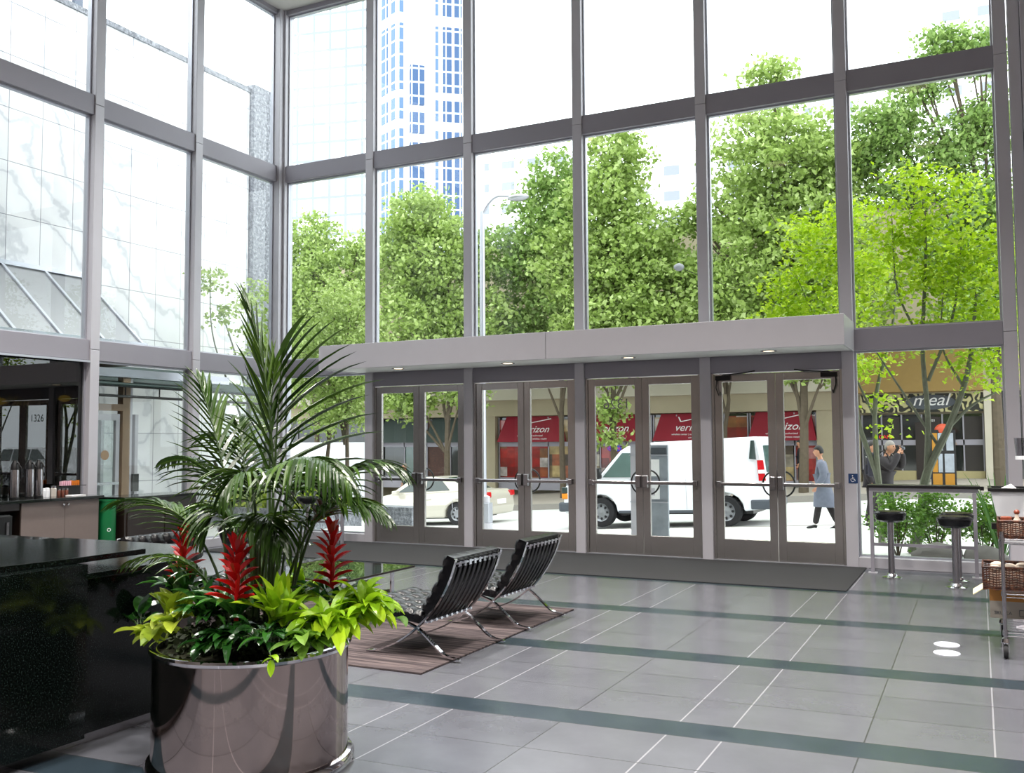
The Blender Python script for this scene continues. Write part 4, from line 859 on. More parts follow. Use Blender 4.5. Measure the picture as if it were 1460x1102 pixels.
# ================================================================= outside
# ---------------------------------------------------------------- marble building on the left
mb_ = thing('marble_building', 'white marble-clad building wall rising beyond the left windows', 'building', (-14, -3, -.3))
MB().box(-3, 0, -14, 6.14, 0, 9.5).build('marble_wall', 'marble', mb_)
MB().box(-3.02, .03, -14.02, 6.16, 9.5, 9.6).build('coping', 'granite', mb_)
MB().box(-3, .12, 6.16, 6.8, 0, 9.68).build('granite_pier', 'granite', mb_)
sk = thing('lean_to_skylight', 'sloping frosted glass skylight leaning on the marble wall above the side entrance', 'skylight', (-13.5, -1, 3.2))
A0, A1 = Vector((-.48, 0, 1.28)), Vector((1.02, 0, .0))
dv = A1-A0
for i in range(8):
    y = -.78*i
    b = MB(); b.bar([A0+Vector((0, y, 0)), A1+Vector((0, y, 0))], (0, 1, 0), .05, .05); b.build('glazing_bar', 'alu_bright', sk)
    if i < 7:
        b = MB(); b.add([A0+Vector((0, y-.03, 0)), A1+Vector((0, y-.03, 0)), A1+Vector((0, y-.75, 0)), A0+Vector((0, y-.75, 0))]+[p+Vector((0, 0, -.012)) for p in (A0+Vector((0, y-.03, 0)), A1+Vector((0, y-.03, 0)), A1+Vector((0, y-.75, 0)), A0+Vector((0, y-.75, 0)))], [(0, 1, 2, 3), (7, 6, 5, 4), (0, 4, 5, 1), (1, 5, 6, 2), (2, 6, 7, 3), (3, 7, 4, 0)]); b.build('glass_panel', 'sky_glz', sk)
b = MB(); b.bar([A0+Vector((0, .03, .03)), A0+Vector((0, -5.5, .03))], (1, 0, 0), .09, .07); b.bar([A1+Vector((0, .03, 0)), A1+Vector((0, -5.5, 0))], (1, 0, 0), .1, .1); b.build('edge_beam', 'alu_bright', sk)
MB().add([A0+Vector((0, -.0, 0)), A1+Vector((0, -.0, 0)), Vector((A0.x, 0, 0)), A0+Vector((0, -.02, 0)), A1+Vector((0, -.02, 0)), Vector((A0.x, -.02, 0))], [(0, 1, 2), (5, 4, 3), (0, 3, 4, 1), (1, 4, 5, 2), (2, 5, 3, 0)]).build('end_panel', 'sky_glz', sk)
MB().box(A0.x, A1.x+.05, -5.5, .0, -.32, -.12).build('soffit_board', 'tan', sk)
# side entrance under the skylight
se = thing('side_entrance', 'bronze framed glass side door standing open beside a tall post', 'door', (-11.9, -1.9, -.02))
MB().box(-.06, .06, -.07, .07, 0, 2.62).build('post', 'tan', se); MB().box(-.05, .05, .075, .12, 0, 2.6).build('steel_strip', 'alu', se)
MB().box(-.06, .06, -1.75, -.07, 2.1, 2.2).build('transom', 'tan', se); MB().box(-.08, .08, -1.75, 2.2, 2.62, 2.75).build('header', 'alu_bright', se)
d = MB().box(-.03, .03, -.95, -.88, 0.02, 2.05).box(-.03, .03, -.17, -.1, .02, 2.05).box(-.03, .03, -.88, -.17, .02, .2).box(-.03, .03, -.88, -.17, 1.95, 2.05).build('fixed_door', 'alu', se)
MB().box(-.01, .01, -.88, -.17, .2, 1.95).build('pane', 'glass', d); MB().box(.03, .08, -.9, -.14, .97, 1.01).build('push_bar', 'steel', d)
MB().lathe([(.001, 0), (.075, 0), (.075, .004), (.001, .004)], seg=24).moved(Matrix.Translation((.02, -.36, 1.42)) @ Matrix.Rotation(PI/2, 4, 'Y')).build('round_sticker', 'kioskyel', d)
d = MB().box(-.0, .07, .16, .22, 0.02, 2.05).box(-.75, -.69, .16, .22, .02, 2.05).box(-.69, 0, .16, .22, .02, .2).box(-.69, 0, .16, .22, 1.97, 2.05).build('open_door', 'alu', se)
MB().box(-.69, .0, .185, .195, .2, 1.97).build('pane', 'glass', d); MB().box(.0, .08, .12, .24, .85, 1.12).build('lock_case', 'black', d)
aw = thing('green_awning', 'dark green canvas awning on a thin frame outside the left windows', 'awning', (-12.0, -1.6, 2.1))
MB().add([(-1.8, -1.2, .85), (.35, -1.2, .36), (.35, 2.9, .34), (-1.8, 2.9, .85), (-1.8, -1.2, .87), (.35, -1.2, .38), (.35, 2.9, .36), (-1.8, 2.9, .87)], [(0, 3, 2, 1), (4, 5, 6, 7), (0, 1, 5, 4), (1, 2, 6, 5), (2, 3, 7, 6), (3, 0, 4, 7)]).build('canvas', 'green_awn', aw)
b = MB()
for i in range(7): y = -1.15+.67*i; b.tube([(.33, y, .35), (.33, y, .2)], .012, 5); b.tube([(-1.7, y, .81), (.33, y, .34)], .014, 5)
b.tube([(.33, -1.2, .2), (.33, 2.9, .18)], .022, 6); b.tube([(.33, -1.2, .35), (.33, 2.9, .33)], .014, 6)
b.tube([(.33, 2.88, .35), (.33, 2.88, .18)], .014, 6); b.tube([(-1.7, 2.88, .8), (-1.7, 2.88, -2.1)], .02, 6); b.tube([(-1.7, -1.18, .8), (-1.7, -1.18, -2.1)], .02, 6)
b.build('awning_frame', 'black_metal', aw)
# ---------------------------------------------------------------- building across the street
YB = 26.0
ob = thing('podium_building', 'long beige concrete building across the street above the shop fronts', 'building', (-12, YB, -1.2))
b0 = 1.2
MB().box(-34, 22, .6, 12, 0, b0+3.4).build('wall', 'concrete', ob)
MB().box(-34, 7.9, -.5, .6, b0+2.72, b0+3.42).build('shop_fascia', 'concrete', ob)
MB().box(-34, 7.9, -1.1, .6, b0+3.42, b0+5.0).build('overhang', 'concrete_lt', ob)
MB().box(-34, 22, .6, 12, b0+3.42, b0+10.6).build('upper_wall', 'concrete', ob); MB().box(-34.1, 22.1, .5, 12.1, b0+10.6, b0+10.75).build('coping', 'bumper', ob)
for xa, xb in ((-26.75, -26.1), (-20.9, -19.7), (-5.62, -4.05)):
    MB().box(xa+12, xb+12, -.35, .6, 0, b0+2.72).build('pier', 'concrete', ob)
MB().box(12.7, 22, -.2, .6, 0, b0+3.3).build('dark_wall', 'storeglass', ob); MB().box(.22+12, .5+12, -.4, .6, 0, b0+3.3).build('white_pier', 'concrete_lt', ob)
MB().box(-4.05+12, .22+12, -1.3, -.3, b0+3.3, b0+4.9).build('ochre_wall', 'yellow_stucco', ob)
def shopfront(name, label, x0, x1, mats, z0=.55, z1=2.66, door=None, cat='shop front'):
    t = thing(name, label, cat, (x0, YB, -1.2)); L = x1-x0
    MB().box(0, L, .02, .5, b0-1.2+.7, b0+z1).build('dark_backing', 'storeglass', t)
    MB().box(0, L, -.12, .0, .6, b0+z0-.6).build('sill', 'cream' if 'cafe' in name else 'alu_dark', t)
    n = len(mats)
    for i, m in enumerate(mats):
        a, c = L*i/n, L*(i+1)/n
        MB().box(a+.05, c-.05, -.04, .0, b0+z0-.6, b0+z1-.1).build('display_window', m, t)
        MB().box(a, a+.05, -.1, .0, b0+z0-.6, b0+z1).build('mullion', 'alu_dark', t)
    MB().box(L-.05, L, -.1, 0, b0+z0-.6, b0+z1).build('mullion', 'alu_dark', t)
    MB().box(.05, L-.05, -.1, -.02, b0+1.35, b0+1.55).build('head_rail', 'alu_dark', t); return t
shopfront('storefront', 'red-lit shop front under the leftmost red awning', -19.65, -15.95, ['storered', 'storered', 'storelit'])
shopfront('storefront', 'shop front with warm window displays between the middle red awnings', -15.9, -12.35, ['storelit', 'storered', 'storelit'])
shopfront('storefront', 'shop front behind the white van, with pale lit windows', -12.3, -8.3, ['storelit', 'storelit', 'storelit', 'storered'])
shopfront('storefront', 'shop front with red posters behind the walking man', -8.25, -5.66, ['storered', 'storelit', 'storered'])
shopfront('dark_storefront', 'dark grey shop front behind the ivory car', -26.05, -20.95, ['storeglass', 'vanglass', 'wicker', 'storeglass'])
shopfront('dark_storefront', 'dark shop front at the far left, behind the small street trees', -33.5, -26.8, ['storeglass', 'storeglass', 'storeglass'])
def awning(x0, x1, mat, label, writing=None, group=None):
    t = thing('awning', label, 'awning', (x0, YB-.55, 1.56), 0, group); L = x1-x0; s = .25
    MB().add([(0, 0, 0), (L, 0, 0), (L-s, .5, 1.14), (s, .5, 1.14), (0, .03, 0), (L, .03, 0), (L-s, .53, 1.14), (s, .53, 1.14)], [(0, 1, 2, 3), (7, 6, 5, 4), (0, 4, 5, 1), (1, 5, 6, 2), (2, 6, 7, 3), (3, 7, 4, 0)]).build('canvas', mat, t)
    MB().add([(0, .03, 0), (s, .53, 1.14), (0, .53, 0), (.01, .03, 0), (s+.01, .53, 1.14), (.01, .53, 0)], [(0, 1, 2), (5, 4, 3), (0, 3, 4, 1), (1, 4, 5, 2), (2, 5, 3, 0)]).build('end_panel', mat, t)
    MB().add([(L, .03, 0), (L-s, .53, 1.14), (L, .53, 0), (L-.01, .03, 0), (L-s-.01, .53, 1.14), (L-.01, .53, 0)], [(0, 1, 2), (5, 4, 3), (0, 3, 4, 1), (1, 4, 5, 2), (2, 5, 3, 0)]).build('end_panel', mat, t)
    if writing:
        a = math.atan2(1.14, .5)
        def P(x, z): return (x, .5*z/1.14-.02, z)
        text(writing, 'lettering', 'label', .46, P(L*.56, .42), (a, 0, 0), t, .004, .28)
        text('wireless center | authorized', 'small_lettering', 'label', .11, P(L*.5, .24), (a, 0, 0), t, .003)
        text('wireless retailer', 'small_lettering', 'label', .11, P(L*.66, .1), (a, 0, 0), t, .003)
        b = MB(); b.bar([P(L*.36, 1.0), P(L*.40, .80)], (0, -1, .4), .01, .05); b.bar([P(L*.40, .80), P(L*.78, 1.02)], (0, -1, .4), .01, .035); b.build('tick_mark', 'label', t)
    return t
G_ = 'red awnings over the shop fronts'
awning(-19.5, -16.3, 'red_awn', 'red awning with white lettering, leftmost of four', 'verizon', G_); awning(-15.6, -12.75, 'red_awn', 'red awning behind the street tree leaves, second of four from the left', 'verizon', G_)
awning(-12.2, -9.35, 'red_awn', 'red awning above the middle of the white van', 'verizon', G_); awning(-8.25, -5.62, 'red_awn', 'red awning beside the beige pier, above the rear of the van', 'verizon', G_)
awning(-26.1, -23.6, 'grey_awn', 'dark green-grey awning at the far left shop'); awning(-23.4, -20.9, 'grey_awn', 'dark grey awning with a small white name line, right of the green-grey one')
text('BROOKS BRO', 'small_lettering', 'label', .16, (-22.6+23.4, .2, .8), (1.16, 0, 0), [o for o in bpy.data.objects if o.name.startswith('awning')][-1], .003)
w_ = tag(MB().ball((0, 0, 0), .33, 16, 8, (1, .1, .42)).build('lit_window_sign', 'blueneon', loc=(-14.0, YB-.2, 1.25)), 'small oval blue and red lit sign in the window above the van bonnet', 'sign')
text('OPEN', 'lettering', 'redneon', .2, (0, -.05, -.06), (PI/2, 0, 0), w_, .004)
MB().tube([(0, .0, 0), (0, .16, .0)], .02, 5).build('bracket', 'black', w_)
ms = shopfront('cafe_storefront', 'black cafe front with glass windows under the scrolled sign', -4.0, .2, ['storeglass', 'cafelit', 'storeglass', 'darkwood', 'storeglass', 'cafelit'], z0=1.0, z1=2.5)
MB().box(1.9, 2.7, -.14, -.10, .9, b0+2.2).build('cafe_door', 'darkwood', ms); MB().box(2.2, 2.5, -.2, -.15, 1.05, 1.8).build('blue_poster', 'signblue', ms)
text('1303', 'door_number', 'label', .13, (2.45, -.12, b0+2.22), (PI/2, 0, 0), ms, .003)
text('CAFE', 'window_lettering', 'redneon', .2, (.85, -.1, b0+1.6), (PI/2, 0, 0), ms, .003); text('SOUPS', 'window_lettering', 'kioskyel', .13, (3.1, -.1, b0+1.35), (PI/2, 0, 0), ms, .003)
si = thing('cafe_sign', 'long cream and black scrolled sign board with a dark oval reading meal', 'sign', (-4.0, YB-.25, 2.58))
MB().box(0, 4.2, -.06, 0, 0, .68).build('board', 'sign', si)
MB().lathe([(.001, 0), (.84, 0), (.84, .03), (.001, .03)], seg=40).moved(Matrix.Translation((2.45, -.06, .36)) @ Matrix.Diagonal((1, 1, .33, 1)) @ Matrix.Rotation(PI/2, 4, 'X')).build('oval', 'signblue' if 0 else 'bumper', si)
text('meal', 'lettering', 'label', .62, (2.45, -.10, .24), (PI/2, 0, 0), si, .01, .3, sx=1.05)
# advertising kiosk near the far kerb
kz = zg(-1, 20.2)
kk = thing('notice_kiosk', 'black and yellow notice kiosk with a red dome on the far pavement', 'kiosk', (-1.0, 20.2, kz))
MB().box(-.36, .36, -.1, .1, 0, 1.85).build('frame', 'black', kk); MB().box(-.31, -.04, -.12, -.1, .12, .48).box(.04, .31, -.12, -.1, .12, .48).box(-.31, -.16, -.12, -.1, .52, 1.75).build('yellow_panel', 'kioskyel', kk)
MB().box(-.14, -.02, -.12, -.1, .52, 1.1).box(.04, .31, -.12, -.1, .52, 1.1).box(-.14, .0, -.12, -.1, 1.2, 1.75).box(.1, .3, -.12, -.1, 1.2, 1.75).build('poster', 'poster', kk)
MB().ball((0, 0, 1.83), .24, 16, 8, (1, .5, .9)).build('dome', 'kioskred', kk, smooth=True)
# directory post near the doors
h = hit(935, 765, 2, -.02)
dp = thing('directory_pylon', 'tall white and grey notice board standing right outside the third double door', 'notice board', (h.x+.1, h.y+.1, -.02))
MB().box(-.52, -.38, -.12, .0, 0, 1.53).build('grey_post', 'alu', dp); MB().box(-.38, .12, -.10, -.04, .0, 1.52).build('panel', 'poster', dp)
for z in (.56, .92, 1.34, 1.50): MB().box(-.53, .13, -.14, -.12, z, z+.02).build('rail', 'alu_bright', dp)
MB().box(-.36, .10, -.112, -.1, 1.37, 1.47).build('header_plate', 'bumper', dp)
MB().box(-.26, -.02, -.112, -.1, .62, .86).build('notice_sheet', 'label', dp); MB().box(-.2, -.1, -.116, -.112, .68, .80).build('notice_print', 'alu', dp); MB().box(-.26, -.02, -.112, -.1, 1.0, 1.28).build('notice_sheet', 'label', dp)
# ---------------------------------------------------------------- towers far away
def tower(name, label, x, y, wx, wy, z, mat, rz=0, strips=None):
    t = thing(name, label, 'tower', (x, y, -1), rz); MB().box(-wx/2, wx/2, -wy/2, wy/2, 0, z).build('shaft', mat, t); return t
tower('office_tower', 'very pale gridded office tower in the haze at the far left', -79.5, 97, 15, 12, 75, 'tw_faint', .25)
tt = thing('glass_tower', 'white tower with tall blue glass strips rising above the trees', 'tower', (-61.5, 88, -1), .0)
foot = [(-6.2, 3), (-6.2, -2), (-4.2, -5.4), (0.2, -7.4), (3.6, -4.4), (6.4, -2.2), (6.4, 5), (-2, 8)]
MB().prism(foot, 2, 0, 85).build('shaft', 'tw_white', tt)
def strip(i, u0, u1, mat, off=.12, gaps=((0, 40.2), (41.4, 44.0), (45, 53.2), (54.4, 84))):
    a, c = Vector(foot[i]).to_3d(), Vector(foot[(i+1) % len(foot)]).to_3d(); d = (c-a); n = Vector((d.y, -d.x, 0)).normalized()*off
    for z0_, z1_ in gaps:
        p, q = a+d*u0, a+d*u1; b = MB(); b.add([p+n+Vector((0, 0, z0_)), q+n+Vector((0, 0, z0_)), q+n+Vector((0, 0, z1_)), p+n+Vector((0, 0, z1_)), p+Vector((0, 0, z0_)), q+Vector((0, 0, z0_)), q+Vector((0, 0, z1_)), p+Vector((0, 0, z1_))],
              [(0, 1, 2, 3), (7, 6, 5, 4), (0, 4, 5, 1), (1, 5, 6, 2), (2, 6, 7, 3), (3, 7, 4, 0)]); b.build('window_strip', mat, tt)
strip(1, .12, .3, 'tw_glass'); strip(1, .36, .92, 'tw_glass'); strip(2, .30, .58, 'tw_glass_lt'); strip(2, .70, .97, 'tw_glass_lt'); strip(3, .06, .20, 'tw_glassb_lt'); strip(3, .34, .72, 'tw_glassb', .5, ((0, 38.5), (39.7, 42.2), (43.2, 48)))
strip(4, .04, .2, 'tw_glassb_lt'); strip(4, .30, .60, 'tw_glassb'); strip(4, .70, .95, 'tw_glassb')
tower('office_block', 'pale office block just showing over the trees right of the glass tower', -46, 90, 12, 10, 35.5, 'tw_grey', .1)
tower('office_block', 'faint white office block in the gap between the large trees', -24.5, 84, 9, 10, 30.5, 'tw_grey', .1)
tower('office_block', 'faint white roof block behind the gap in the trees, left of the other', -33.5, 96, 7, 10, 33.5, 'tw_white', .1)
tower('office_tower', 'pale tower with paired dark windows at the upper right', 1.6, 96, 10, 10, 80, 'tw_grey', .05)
tr_ = thing('slender_tower', 'grey-white ribbed tower seen beside the right-hand mullion', 'tower', (-9.6, 70, -1))
MB().box(-2.6, 1.6, -2, 3, 0, 34).build('shaft', 'tw_grey', tr_)
for i in range(3): MB().box(-.4+.7*i, -.1+.7*i, -2.4, -2.0, 0, 32-2*i).build('rib', 'tw_white', tr_)
mt = thing('dark_striped_tower', 'tower with dark vertical window stripes behind the top of the marble wall', 'tower', (-60, 30, -1), .0)
MB().box(-8, 0, -20, 6, 0, 60).build('shaft', 'tw_white', mt)
for i in range(9): MB().box(0, .3, 4.6-1.5*i, 5.3-1.5*i, 0, 60).build('window_strip', 'tw_win', mt)
# ---------------------------------------------------------------- trees
def branches(t, limbs, mat='bark'):
    b = MB()
    for pts, r0_, r1_ in limbs:
        P = smooth_path(pts, max(6, 4*len(pts))); n = len(P); b.tube(P, [r0_+(r1_-r0_)*i/(n-1) for i in range(n)], 8)
    return b.build('trunk', mat, t, smooth=True)
def street_tree(x, y, blobs, n, label, mat='tree1', r=.17, seed=1, size=.26, group='street trees across the road', bark='bark', lean=0, clump=.55):
    g = zg(x, y); t = thing('street_tree', label, 'tree', (x, y, g), 0, group); rg = random.Random(seed)
    bl = [(bx-x, by-y, bz-g, br) for bx, by, bz, br in blobs]
    top = max(b[2] for b in bl); tb_ = max(bl, key=lambda b: b[2])
    limbs = [([(0, 0, 0), (rg.uniform(-.1, .1), 0, top*.25), (lean*.5, .1, top*.5), (tb_[0]*.9, tb_[1]*.9, tb_[2])], r, .03)]
    for q in bl:
        z1 = max(1.9, q[2]*.45); limbs.append(([(0, 0, z1), (q[0]*.45, q[1]*.45, z1+(q[2]-z1)*.55), (q[0], q[1], q[2]+q[3]*.3)], r*.42, .02))
        for k in range(3):
            a = rg.uniform(0, 6.28); limbs.append(([(q[0]*.6, q[1]*.6, z1+(q[2]-z1)*.65), (q[0]+math.cos(a)*q[3]*.4, q[1]+math.sin(a)*q[3]*.4, q[2]), (q[0]+math.cos(a)*q[3]*.85, q[1]+math.sin(a)*q[3]*.85, q[2]+q[3]*.25)], r*.16, .01))
    branches(t, limbs, bark); leaf_object('foliage', bl, int(n*1.7), size*.78, mat, t, seed, clump); return t
street_tree(-5.34, 20.6, [(-6.2, 20.6, 14.3, .8), (-6.0, 20.5, 11.6, 2.2), (-4.3, 20.8, 10.6, 1.7), (-7.2, 20.6, 9.6, 1.8), (-5.4, 20.4, 8.2, 2.6), (-4.0, 20.6, 6.6, 2.0), (-7.3, 20.5, 6.4, 2.0), (-5.8, 20.3, 5.0, 1.6), (-4.2, 19.8, 4.1, .8), (-9, 20.8, 9.4, .8)], 21000, 'tall broad street tree with a straight grey trunk right behind the walking man', 'tree1', .17, 2)
street_tree(-12.0, 20.4, [(-11.9, 20.4, 12.2, 1.2), (-12.0, 20.4, 10.3, 1.7), (-10.9, 20.4, 8.6, 1.7), (-13.2, 20.5, 8.2, 1.9), (-11.9, 20.3, 6.2, 2.3), (-10.0, 20.3, 6.2, 1.4), (-9.2, 20.3, 7.4, .9), (-12.4, 20.2, 4.3, 1.1), (-12.1, 19.9, 2.6, .65), (-12.0, 19.9, 1.75, .45)], 17500, 'street tree with low leafy sprays in front of the second red awning', 'tree1', .15, 3)
street_tree(-14.9, 22.3, [(-15.0, 22.2, 12.0, 1.4), (-15.2, 22.2, 10.4, 2.0), (-16.6, 22.0, 9.0, 1.8), (-14.0, 22.0, 7.4, 2.3), (-16.6, 22.0, 5.8, 1.8)], 13000, 'street tree standing behind, between the lamp post and the numbered door', 'tree2', .14, 4)
street_tree(-19.1, 20.3, [(-20.4, 20.3, 10.6, 1.6), (-21.2, 20.3, 8.6, 2.0), (-19.0, 20.3, 8.8, 1.9), (-20.0, 20.2, 6.2, 2.4), (-17.6, 20.2, 6.2, 1.7), (-18.0, 20.0, 3.7, 1.0), (-20.7, 20.0, 3.5, 1.1), (-22.2, 20.0, 3.6, .8)], 18000, 'street tree with a mottled trunk behind the ivory car', 'tree1', .15, 5)
street_tree(-26.2, 21.0, [(-26.5, 21, 10.4, 1.5), (-27.6, 21, 8.8, 1.8), (-25.2, 21, 8.3, 2.0), (-26.8, 21, 6.0, 2.4), (-24.2, 21, 5.6, 1.5), (-29.2, 21, 6.5, 1.8), (-23.6, 20.6, 9.6, 1.0)], 15000, 'street tree at the left of the front windows, beside the corner post', 'tree1', .15, 6)
street_tree(.58, 20.6, [(-2.4, 20.6, 11.8, 1.2), (-1.3, 20.6, 13.2, .7), (-.6, 20.6, 14.3, .7), (.4, 20.6, 13.9, .8), (-1.9, 20.6, 9.8, 1.0), (-.5, 20.6, 10.9, 1.1), (.4, 20.6, 9.0, 1.3), (-.4, 20.6, 7.4, 1.3), (.8, 20.8, 11.6, 1.1), (-3.1, 20.6, 10.9, .6), (.3, 20.5, 5.6, 1.5), (1.2, 20.5, 7.0, 1.3)], 17000, 'open thin-crowned street tree at the upper right with sky showing through', 'tree2', .19, 7, size=.22)
street_tree(-8.6, 23.4, [(-8.8, 23.4, 7.8, 1.4), (-9.6, 23.4, 6.2, 1.6), (-7.9, 23.4, 6.0, 1.6), (-10.4, 23.4, 8.2, .9)], 7000, 'darker low street tree in the shade between the two large ones', 'tree2', .12, 8)  # deep green leaf colour, darker than the trees beside it
for i, (x, y, h_, lab) in enumerate(((-13.1, 5.4, 5.0, 'slim young tree outside the window left of the doors, nearer the doors'), (-14.0, 6.0, 5.6, 'slim young tree outside the window left of the doors, nearer the corner post'))):
    z_ = zg(x, y)
    street_tree(x, y, [(x, y, z_+h_*.62, .9), (x-.5, y, z_+h_*.78, .9), (x+.5, y, z_+h_*.80, .8), (x, y+.2, z_+h_, .7), (x-.1, y, z_+h_*.5, .55)], 4200, lab, 'tree1', .06, 20+i, .12, 'young trees outside the left window', clump=.35)
t = thing('courtyard_tree', 'thin multi-stemmed tree against the marble wall outside the left windows', 'tree', (-12.7, 1.9, -.02))
branches(t, [([(0, 0, 0), (.05, 0, 1.2), (-.1, -.1, 2.6), (-.3, -.6, 4.2)], .045, .01), ([(0, 0, .1), (.15, .2, 1.4), (.1, .3, 3.2), (.05, .4, 5.0)], .05, .01), ([(.05, .1, 1.2), (.0, -.5, 2.4), (-.1, -1.0, 3.6), (-.1, -1.1, 4.9)], .025, .006), ([(0, .1, .0), (.1, .5, 1.6), (0, .8, 3)], .03, .008)], 'bark_lt')
leaf_object('foliage', [(-.1, -1.2, 4.6, .28), (-.1, -.8, 3.9, .3), (0, -.4, 3.3, .4), (0, .2, 4.4, .5), (0, .3, 3.5, .5), (.1, .4, 2.4, .5), (0, -.5, 2.6, .3), (0, .8, 3.6, .4), (0, .5, 1.9, .35)], 2400, .10, 'tree1', t, 31, .28)
# two bright trees right outside the right-hand window
def stem_tree(loc, limbs, blobs, n, label, seed, size=.085, mat='tree3'):
    t = thing('multi_stem_tree', label, 'tree', loc, 0, 'bright green trees outside the right window'); branches(t, limbs, 'bark_lt'); leaf_object('foliage', blobs, n, size, mat, t, seed, .34, .9); return t
stem_tree((-1.42, 3.2, -.02), [([(.05, 0, 0), (.03, 0, .9), (-.25, 0, 1.9), (-.32, 0, 2.9), (-.45, 0, 4.0)], .055, .015), ([(.05, 0, .6), (.0, 0, 1.5), (.03, 0, 2.3), (.3, 0, 3.4), (.35, .1, 4.6)], .05, .012), ([(-.28, 0, 2.2), (-.7, -.1, 2.9), (-1.1, -.1, 3.6)], .022, .006), ([(.0, 0, 1.9), (-.35, .1, 2.9), (-.2, .1, 3.9)], .02, .006), ([(-.32, 0, 2.7), (-.8, .1, 3.4), (-1.2, .1, 4.4)], .018, .006)],
          [(-1.0, 0, 3.4, .5), (-1.3, 0, 3.9, .4), (-.8, 0, 4.4, .45), (-.5, 0, 3.7, .45), (-1.0, .1, 4.9, .3), (-.35, 0, 5.0, .4), (-.2, 0, 4.2, .4), (-1.5, 0, 3.35, .28), (-.6, 0, 3.05, .3), (-.1, 0, 2.7, .22), (.1, 0, 2.15, .14), (.2, 0, 1.75, .1)], 5200, 'bright yellow-green tree with twin pale stems rising behind the stool nearest the doors', 41)
stem_tree((-.86, 2.0, -.02), [([(.0, 0, 0), (.12, 0, .5), (.2, 0, 1.1), (.52, 0, 1.8), (.78, 0, 2.6), (.9, 0, 3.6)], .085, .02), ([(.2, 0, 1.0), (.24, 0, 1.9), (.2, 0, 2.9), (.28, 0, 4.2), (.25, 0, 5.3)], .045, .012), ([(.5, 0, 1.75), (.8, 0, 2.05), (1.15, .1, 2.25)], .028, .01), ([(.36, 0, 1.5), (-.1, 0, 2.3), (-.5, 0, 3.0)], .022, .008), ([(.26, 0, 2.4), (.6, 0, 3.3), (.75, 0, 4.4)], .025, .008), ([(.22, 0, 2.9), (-.1, 0, 3.7), (-.15, 0, 4.8)], .02, .006), ([(.7, 0, 2.3), (.45, 0, 2.9), (.5, 0, 3.8)], .018, .006)],
          [(.25, 0, 5.2, .38), (.15, 0, 4.6, .42), (.75, 0, 5.0, .3), (.75, 0, 4.3, .42), (-.2, 0, 4.3, .4), (.9, 0, 3.6, .42), (.35, 0, 3.8, .42), (-.4, 0, 3.5, .35), (1.15, 0, 3.1, .4), (.4, 0, 3.1, .3), (.9, 0, 2.55, .32), (1.2, 0, 2.4, .25), (-.5, 0, 3.0, .25), (0, 0, 2.9, .2), (1.2, 0, 4.1, .3), (-.35, 0, 5.0, .22)], 6200, 'bright green tree with a thick leaning pale trunk between the two stools', 42)
# planting bed outside the right window
for i, (x, y, r, lab) in enumerate(((-1.0, 1.25, .36, 'low round shrub behind the stool nearest the doors'), (-.55, 1.7, .34, 'low round shrub behind the leaning trunk'), (.02, 1.35, .36, 'low round shrub behind the front stool'))):
    t = thing('low_shrub', lab, 'shrub', (x, y, -.02), 0, 'low shrubs in the bed outside the right window')
    b = MB(); rg = random.Random(i)
    for k in range(9): a = rg.uniform(0, 6.28); b.tube([(0, 0, 0), (math.cos(a)*r*.4, math.sin(a)*r*.4, .3), (math.cos(a)*r*.7, math.sin(a)*r*.7, .55)], [.01, .008, .004], 5)
    b.build('stems', 'bark', t); leaf_object('foliage', [(0, 0, .58, r*.8), (-r*.5, 0, .5, r*.6), (r*.5, 0, .5, r*.6), (0, 0, .75, r*.5), (0, 0, .35, r*.6)], 1900, .055, 'shrubg', t, 50+i, .16, .9)
t = thing('strap_leaf_plant', 'spiky long-leaved plant at the right end of the bed, behind the ledge', 'plant', (.22, 1.0, -.02)); b = MB(); rg = random.Random(5)
for k in range(30):
    a = rg.uniform(0, 6.28); e = rg.uniform(.9, 1.45); b.blade((0, 0, 0), (math.cos(a)*math.cos(e), math.sin(a)*math.cos(e), math.sin(e)), rg.uniform(.9, 1.45), .035, rg.uniform(.3, 1.1), 9, .3)
b.build('leaves', 'iris', t, auto=False)
for i, (x, y, sx, lab) in enumerate(((-.5, .75, .3, 'grey boulder in the bed by the leaning trunk'), (.02, .7, .26, 'grey boulder in the bed behind the front stool'))):
    b = MB().ball((0, 0, 0), 1, 14, 9); rg = random.Random(i); b.v = [(a*(1+rg.uniform(-.12, .12)), c*(1+rg.uniform(-.12, .12)), d*(1+rg.uniform(-.12, .12))) for a, c, d in b.v]
    b.moved(Matrix.Diagonal((sx, .2, .16, 1))); tag(b.build('boulder', 'rock', loc=(x, y, .1), smooth=True), lab, 'rock', 'boulders in the bed')
# planter wall outside the left window
t = thing('street_planter', 'long grey stone planter box with yellow-green ground cover outside the left window', 'planter', (-11.4, 1.6, -.1))
MB().box(-2.4, .5, -.06, .06, 0, .44).box(-2.4, -2.28, .06, 1.4, 0, .44).box(.38, .5, .06, 1.4, 0, .44).box(-2.28, .38, 1.3, 1.4, 0, .44).build('wall', 'granite', t); MB().box(-2.28, .38, .06, 1.3, 0, .38).build('soil', 'soil', t)
tt2 = thing('ground_cover', 'yellow-green grassy plants filling the long stone planter', 'plant', (-11.4, 2.3, .28)); leaf_object('leaves', [(-2+.42*i, y, .12, .24) for i in range(6) for y in (-.35, .15)], 4200, .10, 'yellowleaf', tt2, 71, .3, .6)['kind'] = 'stuff'
t = thing('leafy_bush', 'taller green bush at the right end of the stone planter', 'shrub', (-11.5, 2.65, .28)); leaf_object('foliage', [(0, 0, .35, .34), (.3, 0, .25, .25), (-.5, 0, .3, .3)], 2200, .08, 'shrubg', t, 72, .22); MB().tube([(0, 0, 0), (0, 0, .45)], .02, 6).build('stem', 'bark', t)
